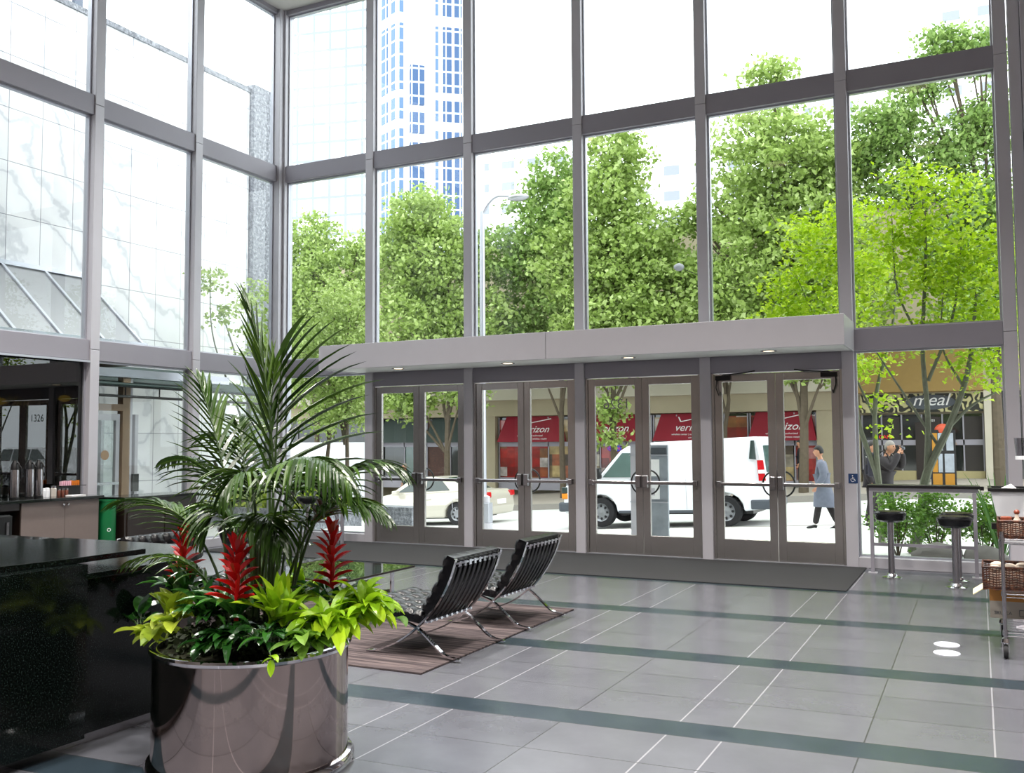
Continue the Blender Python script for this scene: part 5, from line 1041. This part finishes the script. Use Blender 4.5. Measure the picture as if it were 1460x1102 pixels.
h = hit(556, 752, 2, -.1); t = tag(MB().box(-.55, .5, 0, .45, 0, .38).build('stone_block', 'granite', loc=(h.x, h.y, -.12)), 'low grey stone block on the pavement in front of the ivory car bonnet', 'stone block')
MB().box(-.57, .52, -.02, .47, .38, .42).build('cap_stone', 'granite', t)
# street lamp, globe lamp, pay station
t = thing('street_lamp', 'tall grey street lamp with a curved arm and cobra head, in front of the trees', 'street lamp', (-10.33, 7, zg(-10.33, 7)))
g0 = zg(-10.33, 7); MB().tube([(0, 0, 0), (0, 0, 7.0-g0)], [.085, .06], 12).build('pole', 'alu_bright', t, smooth=True); MB().lathe([(.16, 0), (.16, .3), (.1, .42), (.09, .5)], seg=16).build('base', 'alu', t, smooth=True)
MB().tube(smooth_path([(0, 0, 6.6-g0), (.05, 0, 7.0-g0), (.35, 0, 7.3-g0), (.75, 0, 7.28-g0)], 12), .035, 8).build('arm', 'alu_bright', t, smooth=True)
MB().ball((.95, 0, 7.22-g0), .17, 16, 8, (1.6, 1, .45)).build('lamp_head', 'alu_bright', t, smooth=True)
t = thing('bollard', 'short grey cylindrical post beside the lamp pole, in front of the ivory car', 'bollard', (-8.95, 4.5, zg(-8.6, 4.5)-.02)); t.scale = (1, 1, .62)
MB().box(-.13, .13, -.1, .1, .25, .9).build('body', 'alu_bright', t, bevel=.02); MB().lathe([(.16, 0), (.16, .24), (.12, .26)], seg=16).build('base', 'alu', t); MB().lathe([(.1, 0), (.1, .2), (.001, .26)], (0, 0, .9), 16).build('cap', 'alu', t)
h = hit(968, 381, 1, 12); t = thing('globe_lamp', 'small white globe lamp on a thin post against the dark leaves', 'street lamp', (h.x, 12, S(h.x)))
MB().ball((0, 0, h.z-S(h.x)), .13, 16, 10, (1.1, 1.1, .8)).build('globe', 'globe', t, smooth=True); MB().tube([(0, 0, 0), (0, 0, h.z-S(h.x)-.08)], .025, 8).build('post', 'black_metal', t)
bpy.data.objects.remove([o for o in t.children if o.name.startswith('post')][0]); MB().tube([(0, 0, h.z-S(h.x)), (.0, 3.0, h.z-S(h.x)+.15), (0, 10.2, h.z-S(h.x)+.6)], .012, 6).build('cable', 'black_metal', t)
# ---------------------------------------------------------------- vehicles (front at x=0, nose towards -x, near side at y=0)
def arcpts(cx, r, z0_, n=8, rev=False):
    a0 = math.acos(max(-1, min(1, 0))) ; P = [(cx+r*math.cos(PI-PI*i/n), z0_+r*math.sin(PI*i/n)) for i in range(n+1)]
    return P
def body(prof, Wd, taper, name, mat, parent, zt, bev=.04):
    """profile (x,z) extruded across the width; points above zt lean inwards"""
    n = len(prof); V = []; top = max(p[1] for p in prof)
    def ins(z): return 0 if z <= zt else taper*((z-zt)/(top-zt))**1.3
    for s in (0, 1):
        for x, z in prof: V.append((x, ins(z) if s == 0 else Wd-ins(z), z))
    b = MB().add(V, [tuple(range(n))[::-1], tuple(range(n, 2*n))]+[(i, (i+1) % n, (i+1) % n+n, i+n) for i in range(n)])
    return b.build(name, mat, parent, bevel=bev)
def wheel(t, x, y, r, w):
    m = MB().lathe([(r*.62, -w/2), (r*.93, -w/2), (r, -w/2+.03), (r, w/2-.03), (r*.93, w/2), (r*.62, w/2)], seg=28, close=False); m.moved(Matrix.Translation((x, y, r)) @ Matrix.Rotation(PI/2, 4, 'X')); o = m.build('wheel', 'rubber', t, smooth=True)
    m = MB().lathe([(.001, -w*.32), (r*.3, -w*.36), (r*.5, -w*.28), (r*.63, -w*.44), (r*.63, w*.44), (r*.5, w*.28), (r*.3, w*.36), (.001, w*.32)], seg=20, close=False); m.moved(Matrix.Translation((x, y, r)) @ Matrix.Rotation(PI/2, 4, 'X')); m.build('hubcap', 'hub', o, smooth=False)
    m = MB()
    for k in range(8): a = k*PI/4; m.ball((x+r*.42*math.cos(a), y-w*.34, r+r*.42*math.sin(a)), r*.09, 6, 4)
    m.build('hub_hole', 'black', o)
def quadpanel(t, name, mat, P, off=.015, parent=None):       # thin panel through 3D points (planar polygon)
    P = [Vector(p) for p in P]; n = (P[1]-P[0]).cross(P[2]-P[0]).normalized()*off
    k = len(P); return MB().add([p+n for p in P]+[p-n for p in P], [tuple(range(k)), tuple(range(k, 2*k))[::-1]]+[(i, (i+1) % k, (i+1) % k+k, i+k) for i in range(k)]).build(name, mat, parent or t)
van = thing('cargo_van', 'white cargo van parked at the kerb outside the doors, facing left', 'van', (-9.42, 9.55, S(-7)+.0))
LV = 5.15; tp = .16
ra = .36; xf_, xr_ = 1.02, 4.12
pv = [(.0, .42), (.0, .62)]
pv = [(.06, .34), (.03, .52), (.05, .92), (.10, 1.02), (.62, 1.14), (.98, 1.22), (1.56, 1.86), (1.74, 1.96), (2.3, 2.03), (4.86, 2.07), (4.98, 2.02), (5.06, 1.3), (5.10, .98), (5.10, .42)]+[(xr_+.44, .36)]+[(xr_+.44*math.cos(PI*i/8), .36+.44*math.sin(PI*i/8)) for i in range(1, 8)]+[(xr_-.44, .36), (xf_+.44, .36)]+[(xf_+.44*math.cos(PI*i/8), .36+.44*math.sin(PI*i/8)) for i in range(1, 8)]+[(xf_-.44, .36)]
body(pv, 1.98, tp, 'body', 'van', van, 1.05)
def ins_v(z): return 0 if z <= 1.05 else tp*((z-1.05)/(2.07-1.05))**1.3
def sp(x, z, o=-.01): return (x, ins_v(z)+o, z)
quadpanel(van, 'side_window', 'vanglass', [sp(1.12, 1.22), sp(2.02, 1.20), sp(2.06, 1.78), sp(1.62, 1.80)])
quadpanel(van, 'windscreen', 'carglass', [(1.0, .12, 1.28), (1.0, 1.86, 1.28), (1.54, 1.78, 1.84), (1.54, .20, 1.84)])
quadpanel(van, 'rear_quarter_glass', 'carglass', [sp(4.72, 1.56), sp(4.88, 1.54), sp(4.84, 1.98), sp(4.76, 1.98)])
quadpanel(van, 'rear_window', 'vanglass', [(5.08, .22, 1.24), (5.08, .92, 1.24), (5.02, .90, 1.86), (5.02, .28, 1.86)]); quadpanel(van, 'rear_window', 'vanglass', [(5.08, 1.06, 1.24), (5.08, 1.76, 1.24), (5.02, 1.70, 1.86), (5.02, 1.08, 1.86)])
quadpanel(van, 'tail_light', 'redlight', [sp(4.93, 1.05, -.015), sp(5.09, 1.05, -.015), sp(5.04, 1.52, -.01), sp(4.90, 1.52, -.01)]); quadpanel(van, 'tail_light_band', 'label', [sp(4.93, 1.22, -.035), sp(5.08, 1.22, -.035), sp(5.07, 1.30, -.032), sp(4.93, 1.30, -.032)], .006)
MB().box(4.72, 5.18, -.04, 2.0, .40, .62).build('rear_bumper', 'bumper', van, bevel=.03); MB().box(-.10, .34, -.03, 2.01, .38, .62).build('front_bumper', 'bumper', van, bevel=.05)
MB().box(-.0, .16, -.02, .2, .70, .84).build('indicator', 'amber', van, bevel=.02); MB().box(-.0, .16, -.02, .2, .84, 1.0).build('headlight', 'carglass', van, bevel=.02)
MB().box(1.0, 1.12, -.26, -.04, 1.18, 1.46).build('wing_mirror', 'black', van, bevel=.03); MB().box(2.22, 2.40, -.02, .0, 1.05, 1.09).build('door_handle', 'black', van); MB().box(1.5, 3.7, -.012, 0, .34, .40).build('sill_trim', 'bumper', van)
MB().box(2.14, 2.155, -.006, 0, .42, 1.8).box(3.2, 3.215, -.006, 0, .42, 1.15).build('door_seam', 'alu', van)
MB().box(.5, 4.7, .3, 1.7, .28, .40).build('underbody', 'black', van)
for x in (xf_, xr_):
    for y in (.13, 1.85): wheel(van, x, y, ra, .24)
van.rotation_euler = (0, -.035, 0); van.location.z = S(-8.4)+.02
text('i', 'sticker', 'label', .06, (1.98, -.035, 1.26), (PI/2, 0, 0), van, .001)
def sedan(name, label, loc, paint, L=4.75, H=1.45, Wd=1.8, suv=False):
    t = thing(name, label, 'car', loc); r = .33 if not suv else .37; k = H/1.45
    xf, xr = .95, L-1.05; g = .22 if not suv else .3
    lo = [(.05, g), (.0, .5*k), (.08, .72*k), (.4, .82*k), (1.25, .96*k), (L-1.0, 1.02*k), (L-.12, .98*k), (L, .84*k), (L+.02, .5*k), (L-.06, g+.03)]
    def arch(c): R = r+.07; return [(c+R, g)]+[(c+R*math.cos(PI*i/8), max(g, r+R*math.sin(PI*i/8)-.05)) for i in range(1, 8)]+[(c-R, g)]
    body(lo+arch(xr)+arch(xf), Wd, .12, 'body', paint, t, .6*k, .05)
    cab = [(1.22, .90*k), (1.95, 1.36*k), (2.3, H), (L-1.9, H), (L-1.35, 1.37*k), (L-.62, .98*k)] if not suv else [(1.1, .9*k), (1.75, 1.36*k), (2.1, H), (L-.7, H*.985), (L-.35, 1.3*k), (L-.15, .9*k)]
    V = []; n = len(cab)
    def ci(z): return .08+.17*max(0, (z-.9*k)/(H-.9*k))
    for s in (0, 1):
        for x, z in cab: V.append((x, ci(z) if s == 0 else Wd-ci(z), z))
    MB().add(V, [tuple(range(n))[::-1], tuple(range(n, 2*n))]+[(i, (i+1) % n, (i+1) % n+n, i+n) for i in range(n)]).build('cabin', paint, t, bevel=.03)
    def q(x, z, s): return (x, ci(z)-.012 if s == 0 else Wd-ci(z)+.012, z)
    for s in (0, 1):
        a = 1.02*k; c = H-.08
        quadpanel(t, 'side_window', 'carglass', [q(1.62, a, s), q(2.55, a, s), q(2.55, c, s), q(2.24, c, s)], .008)
        if suv: quadpanel(t, 'side_window', 'carglass', [q(2.63, a, s), q(3.5, a, s), q(3.5, c, s), q(2.63, c, s)], .008); quadpanel(t, 'side_window', 'carglass', [q(3.58, a, s), q(L-.45, a, s), q(L-.6, c, s), q(3.58, c, s)], .008)
        else: quadpanel(t, 'side_window', 'carglass', [q(2.63, a, s), q(3.45, a+.01, s), q(3.12, c-.02, s), q(2.63, c, s)], .008)
        yy = -.012 if s == 0 else Wd+.004
    e = cab
    quadpanel(t, 'windscreen', 'carglass', [(1.30, .2, .95*k), (1.30, Wd-.2, .95*k), (2.2, Wd-.32, H-.05), (2.2, .32, H-.05)], .02)
    if not suv: quadpanel(t, 'rear_window', 'carglass', [(L-.70, .2, 1.0*k), (L-.70, Wd-.2, 1.0*k), (L-1.42, Wd-.3, H-.06), (L-1.42, .3, H-.06)], .03)
    MB().box(L-.35, L+.025, -.01, .28, .76*k, .93*k).build('tail_light', 'redlight', t, bevel=.03); MB().box(L-.35, L+.025, Wd-.28, Wd+.01, .76*k, .93*k).build('tail_light', 'redlight', t, bevel=.03)
    MB().box(-.02, .3, .06, .4, .56*k, .74*k).build('headlight', 'label', t, bevel=.03); MB().box(-.02, .3, Wd-.4, Wd-.06, .56*k, .74*k).build('headlight', 'label', t, bevel=.03)
    MB().box(1.55, 1.75, -.16, .0, .95*k, 1.08*k).build('wing_mirror', paint, t, bevel=.03); MB().box(.5, L-.5, .25, Wd-.25, .18, .3).build('underbody', 'black', t)
    MB().box(L+.0, L+.04, Wd/2-.26, Wd/2+.26, .56*k, .70*k).build('number_plate', 'label', t)
    for dx in (2.62, 3.62): MB().box(dx+.02, dx+.2, -.012, .01, .78*k, .81*k).build('door_handle', 'chrome', t)
    MB().box(2.59, 2.60, -.004, .004, .35, .94*k).box(3.58, 3.59, -.004, .004, .5, .94*k).build('door_seam', 'alu', t)
    for x in (xf, xr):
        for y in (.12, Wd-.12): wheel(t, x, y, r, .2)
    return t
sd = sedan('sedan_car', 'ivory sedan driving left, seen through the leftmost doors', (-17.6, 12.0, S(-15)), 'carpaint'); sd.rotation_euler = (0, -.05, 0); sd.location.z = S(-17.6)+.02
sedan('suv_car', 'silver-white car parked further along, seen only as a reflection in the dark cafe window', (6.6, 9.9, S(8)), 'van', 4.7, 1.68, 1.85, True)
# box truck far left
t = thing('box_truck', 'large white box truck with pale green swirls at the far left of the street', 'truck', (-28.2, 14.2, S(-24)))
MB().box(1.7, 8.0, 0, 2.4, .9, 2.98).build('cargo_box', 'van', t, bevel=.03); MB().add([(0, .1, .5), (1.6, .1, .5), (1.6, .1, 2.5), (.75, .1, 2.5), (.1, .1, 1.5), (0, 2.3, .5), (1.6, 2.3, .5), (1.6, 2.3, 2.5), (.75, 2.3, 2.5), (.1, 2.3, 1.5)], [(0, 1, 2, 3, 4), (9, 8, 7, 6, 5), (0, 5, 6, 1), (1, 6, 7, 2), (2, 7, 8, 3), (3, 8, 9, 4), (4, 9, 5, 0)]).build('cab', 'van', t, bevel=.04)
quadpanel(t, 'side_window', 'carglass', [(.5, .08, 1.5), (1.4, .08, 1.5), (1.4, .08, 2.2), (.82, .08, 2.2)]); MB().box(.2, 7.8, .3, 2.1, .45, .9).build('chassis', 'black', t)
b = MB()
for cx_, cz_, rr in ((4.6, 2.6, .38), (6.2, 1.8, .34), (5.4, 2.1, .2)): b.tube([(cx_+rr*math.cos(a)*(1-a/9), -.012, cz_+rr*math.sin(a)*(1-a/9)) for a in [i*.4 for i in range(15)]], [.05*(1-i/18) for i in range(15)], 5)
b.build('green_swirl', 'shrubg', t)
for x in (1.0, 6.2):
    for y in (.2, 2.2): wheel(t, x, y, .45, .26)
# ---------------------------------------------------------------- people
def skinmesh(name, V, E, R, mat, parent, sub=2, root=0):
    me = bpy.data.meshes.new(name); me.from_pydata([Vector(v) for v in V], E, []); me.materials.append(M[mat]); o = bpy.data.objects.new(name, me); C.objects.link(o); o.parent = parent
    sk_ = o.modifiers.new('skin', 'SKIN'); sk_.use_smooth_shade = True; sk_.branch_smoothing = .6
    if not me.skin_vertices: me.skin_vertices.new() if hasattr(me.skin_vertices, 'new') else None
    for i, r in enumerate(R):
        v = me.skin_vertices[0].data[i]; v.radius = r if isinstance(r, tuple) else (r, r); v.use_root = (i == root)
    s_ = o.modifiers.new('sub', 'SUBSURF'); s_.levels = sub; s_.render_levels = sub
    return o
def hand(t, wrist, d, side, palm_n, curl, mat='skin'):
    """palm, four fingers of different lengths and a thumb, grown from the wrist along d"""
    w0 = Vector(wrist); d = Vector(d).normalized(); n = Vector(palm_n).normalized(); n = (n-d*n.dot(d)).normalized(); s = d.cross(n)*side
    V = [w0-d*.02, w0+d*.045, w0+d*.085]; E = [(0, 1), (1, 2)]; R = [(.02, .02), (.032, .018), (.034, .014)]
    for k, (off, ln) in enumerate(((-.027, .062), (-.009, .078), (.009, .084), (.027, .072))):
        p = w0+d*.088+s*off; dd = d; i0 = len(V); V.append(p); E.append((2, i0)); R.append(.010)
        for q in range(3): dd = (dd*math.cos(curl*.8)+n*math.sin(curl*.8)).normalized() if q else (dd*math.cos(curl*.5)+n*math.sin(curl*.5)); dd = dd.normalized(); p = p+dd*ln/3; V.append(p); E.append((len(V)-2, len(V)-1)); R.append(.0088-.0008*q)
    p = w0+d*.025+s*.03; V.append(p); E.append((1, len(V)-1)); R.append(.011); p = p+(d*.6+s*.7+n*.3)*.032; V.append(p); E.append((len(V)-2, len(V)-1)); R.append(.0100); p = p+(d*.8+s*.2+n*.4)*.03; V.append(p); E.append((len(V)-2, len(V)-1)); R.append(.0088)
    return V, E, R
def head(t, c, face, hair='hair', r=.1, cap=False):
    """egg shaped head with nose, brow, eyes, mouth, ears and hair; face = unit vector it looks along"""
    f = Vector(face).normalized(); sd_ = f.cross(Vector((0, 0, 1))).normalized(); u = sd_.cross(f)
    mt = Matrix((sd_, f, u)).transposed().to_4x4(); mt.translation = Vector(c)
    b = MB().ball((0, 0, 0), 1, 20, 16)
    V = []
    for x, y, z in b.v:
        w_ = .78 if z > -.2 else .78-.26*(-z-.2); X, Y, Z = x*w_*r, y*.96*r, z*1.22*r
        if z < -.3 and y > 0: Y *= 1-.05*z; 
        if y > .75 and abs(x) < .3 and -.35 < z < .12: Y += .14*r*(1-abs(x)/.3)
        if y > .6 and .1 < z < .3 and abs(x) > .15: Y -= .05*r
        V.append((X, Y, Z))
    b.v = V; b.moved(mt); o = b.build('head', 'skin', t, smooth=True, auto=False)
    nb = MB(); nb.add([(-.012, .094, -.005), (.012, .094, -.005), (0, .092, .03), (-.014, .09, -.026), (.014, .09, -.026), (0, .122, -.02)], [(2, 0, 5), (2, 5, 1), (0, 3, 5), (1, 5, 4), (3, 4, 5), (0, 2, 1, 4, 3)]); nb.moved(mt); nb.build('nose', 'skin', o, smooth=True)
    e = MB().ball((-.032, .084, .02), .011, 8, 6).ball((.032, .084, .02), .011, 8, 6); e.moved(mt); e.build('eyes', 'black', o)
    m_ = MB().ball((0, .088, -.055), .02, 8, 6, (1.1, .4, .28)); m_.moved(mt); m_.build('mouth', 'dressing', o)
    for s in (-1, 1): k = MB().ball((s*.079, -.005, .0), .03, 8, 6, (.3, .65, 1)); k.moved(mt); k.build('ear', 'skin', o)
    hb = MB().ball((0, 0, 0), 1, 20, 16); V = []
    for x, y, z in hb.v:
        k = 1.07; lim = .28 if y > .3 else (.0 if y > -.1 else -.45)
        X, Y, Z = x*.80*r*k, y*.97*r*k-.006, z*1.22*r*k+.004
        if z < lim: X *= .85; Y *= .85; Z = max(Z, lim*1.1*r)
        V.append((X, Y, Z))
    hb.v = V; hb.moved(mt); hb.build('hair', hair, t, smooth=True, auto=False)
    return o
def person(name, label, loc, rz, sc, P, cl, facev, hair):
    """P: joint positions in a frame where +y is forward, z up, 1.75 m tall; cl: cloth materials"""
    t = thing(name, label, 'person', loc, rz); t.scale = (sc, sc, sc)
    J = {k: Vector(v) for k, v in P.items() if k != 'curl'}
    # continuous body in skin tone (neck, torso, arms, legs)
    V = [J['pel'], J['waist'], J['chest'], J['neck'], J['head']+Vector((0, 0, -.04)), J['shL'], J['elL'], J['wrL'], J['shR'], J['elR'], J['wrR'], J['hipL'], J['knL'], J['anL'], J['hipR'], J['knR'], J['anR']]
    E = [(0, 1), (1, 2), (2, 3), (3, 4), (2, 5), (5, 6), (6, 7), (2, 8), (8, 9), (9, 10), (0, 11), (11, 12), (12, 13), (0, 14), (14, 15), (15, 16)]
    R = [(.12, .09), (.105, .08), (.12, .08), .05, .05, .045, .036, .026, .045, .036, .026, .078, .052, .036, .078, .052, .036]
    for sname, w_, e_ in ((1, 'wrL', 'elL'), (-1, 'wrR', 'elR')):
        d = J[w_]-J[e_]; hv, he, hr = hand(t, J[w_], d, sname, P.get('palm'+w_[-1], (-sname, 0, 0)), P.get('curl', .45)); base = 7 if w_ == 'wrL' else 10; n0 = len(V)
        V += hv; E += [(base, n0)]+[(a+n0, b+n0) for a, b in he]; R += hr
    skinmesh('body', V, E, R, 'skin', t)
    V = [J['pel']+Vector((0, 0, .02)), J['hipL'], J['knL'], J['anL']+Vector((0, 0, .0)), J['hipR'], J['knR'], J['anR'], J['waist']+Vector((0, 0, -.02))]
    skinmesh('trousers', V, [(0, 1), (1, 2), (2, 3), (0, 4), (4, 5), (5, 6), (0, 7)], [(.155, .12), .105, .078, .068, .105, .078, .068, (.14, .11)], cl[1], t)
    hem = cl[3]
    V = [J['pel']+Vector((0, 0, .06)), J['waist'], J['chest'], J['neck']+Vector((0, 0, -.035)), J['shL'], J['elL'], J['wrL']-(J['wrL']-J['elL'])*.06, J['shR'], J['elR'], J['wrR']-(J['wrR']-J['elR'])*.06, J['pel']+Vector((0, 0, -hem))]
    skinmesh('coat' if hem > .1 else 'jacket', V, [(0, 1), (1, 2), (2, 3), (2, 4), (4, 5), (5, 6), (2, 7), (7, 8), (8, 9), (0, 10)], [(.20, .16), (.19, .155), (.215, .165), (.09, .085), .098, .082, .066, .098, .082, .066, (.21, .17)], cl[0], t)
    if hem > .2:
        prof = [(.175, .14, 1.06, .0), (.19, .16, .92, .0), (.205, .19, .78, -.01), (.215, .225, .62, -.03), (.22, .25, .47, -.05)]; V = []
        for a_, b_, z_, yo in prof: V += [(a_*math.cos(k*PI/10), yo+b_*math.sin(k*PI/10)*(1+.04*math.sin(k*3)), z_) for k in range(20)]
        MB().add(V, [(i*20+k, i*20+(k+1) % 20, (i+1)*20+(k+1) % 20, (i+1)*20+k) for i in range(4) for k in range(20)]).build('coat_skirt', cl[0], t, smooth=True)
    for s in ('L', 'R'):
        a = J['an'+s]; fd = Vector(P.get('toe'+s, (0, 1, -.05))).normalized(); skinmesh('shoe', [a+Vector((0, 0, -.03)), a+Vector((0, -.045, -.058)), a+fd*.09+Vector((0, 0, -.052)), a+fd*.19+Vector((0, 0, -.066))], [(1, 0), (0, 2), (2, 3)], [.042, .038, (.046, .034), (.038, .022)], cl[2], t, 1, 1)
    head(t, J['head'], facev, hair); return t
walk = dict(pel=(0, 0, .93), waist=(0, .01, 1.1), chest=(0, .02, 1.33), neck=(0, .04, 1.50), head=(0, .075, 1.635), shL=(-.19, .0, 1.40), elL=(-.23, -.06, 1.13), wrL=(-.21, .08, .92), shR=(.19, .02, 1.40), elR=(.23, -.02, 1.13), wrR=(.2, .16, .98),
            hipL=(-.09, 0, .88), knL=(-.09, .08, .50), anL=(-.09, .16, .10), hipR=(.09, 0, .88), knR=(.09, -.10, .50), anR=(.09, -.28, .12), toeR=(0, 1, -.35))
person('walking_man', 'person in a long grey coat and dark trousers walking left past the last door', (-2.80, 7.25, zg(-2.7, 7.25)-.015), PI/2, .94, walk, ('coat', 'trousers', 'shoe', .24), (-.1, 1, -.08), 'hair')
photo = dict(pel=(0, 0, .92), waist=(0, .02, 1.09), chest=(0, .05, 1.31), neck=(0, .09, 1.47), head=(0, .14, 1.59), shL=(-.19, .05, 1.37), elL=(-.30, .26, 1.20), wrL=(-.09, .33, 1.50), shR=(.19, .05, 1.37), elR=(.30, .25, 1.19), wrR=(.09, .33, 1.50), palmL=(.5, -.6, .3), palmR=(-.5, -.6, .3), curl=.9,
             hipL=(-.1, 0, .88), knL=(-.12, .10, .49), anL=(-.12, .20, .10), hipR=(.1, 0, .88), knR=(.12, -.08, .50), anR=(.12, -.22, .11), toeR=(0, 1, -.3))
hp = (-1.62, 6.7, zg(-1.6, 6.7)-.01)
ph = person('photographer', 'person in a dark plum jacket raising a small camera behind the twin stems', hp, -PI/2-.25, .98, photo, ('jacket', 'trousers', 'shoe', .08), (.15, 1, -.05), 'hairgrey')
R_ = Matrix.Translation(hp) @ Matrix.Rotation(-PI/2-.25, 4, 'Z')
t = thing('backpack', 'dark navy backpack worn by the person holding the camera', 'backpack', R_ @ Vector((0, -.06, 1.0)), -PI/2-.25)
b = MB().box(-.16, .16, -.20, -.03, .0, .46); b.build('bag_body', 'bag', t, bevel=.05); MB().box(-.12, .12, -.25, -.2, .04, .24).build('front_pocket', 'bag', t, bevel=.02)
for s in (-1, 1): MB().bar(smooth_path([(s*.1, -.03, .42), (s*.12, .04, .50), (s*.13, .19, .42), (s*.14, .22, .22), (s*.13, .10, .06), (s*.12, -.03, .06)], 14), (1, 0, 0), .045, .012).build('shoulder_strap', 'black', t)
MB().bar([(-.15, -.205, .34), (.15, -.205, .38)], (0, 0, 1), .015, .01).build('reflective_strip', 'label', t)
t = thing('compact_camera', 'small black camera held to the face of the photographing person', 'camera', R_ @ Vector((0, .325, 1.54)), -PI/2-.25)
MB().box(-.06, .06, -.025, .025, -.035, .04).build('camera_body', 'black', t, bevel=.006); MB().tube([(0, .02, 0), (0, .075, 0)], .028, 14).build('lens', 'bumper', t)
stand = dict(pel=(0, 0, .93), waist=(0, .0, 1.1), chest=(0, .0, 1.33), neck=(0, .02, 1.50), head=(0, .04, 1.635), shL=(-.19, .0, 1.40), elL=(-.24, -.04, 1.12), wrL=(-.22, .05, .88), shR=(.19, .0, 1.40), elR=(.24, -.04, 1.12), wrR=(.22, .05, .88),
             hipL=(-.09, 0, .88), knL=(-.09, .03, .50), anL=(-.10, .02, .09), hipR=(.09, 0, .88), knR=(.09, .0, .50), anR=(.10, -.08, .09))
person('standing_person', 'person mostly hidden behind the one with the camera, only a face showing', (-1.98, 8.1, zg(-2.0, 8.1)-.01), -PI/2, .98, stand, ('jacket', 'trousers', 'shoe', .1), (.2, 1, 0), 'hair')
person('pedestrian', 'grey-haired person in a navy suit by the far shop, above the ivory car bonnet', (-21.6, 21.2, zg(-21.6, 21.2)-.01), PI/2+.3, 1.0, walk, ('suit', 'trousers', 'shoe', .04), (0, 1, 0), 'hairgrey')
person('pedestrian', 'dark-clothed person at the shop front, half behind the tree trunk', (-5.9, 23.6, zg(-5.9, 23.6)-.01), PI/2, 1.0, stand, ('jacket', 'trousers', 'shoe', .1), (0, 1, 0), 'hair')
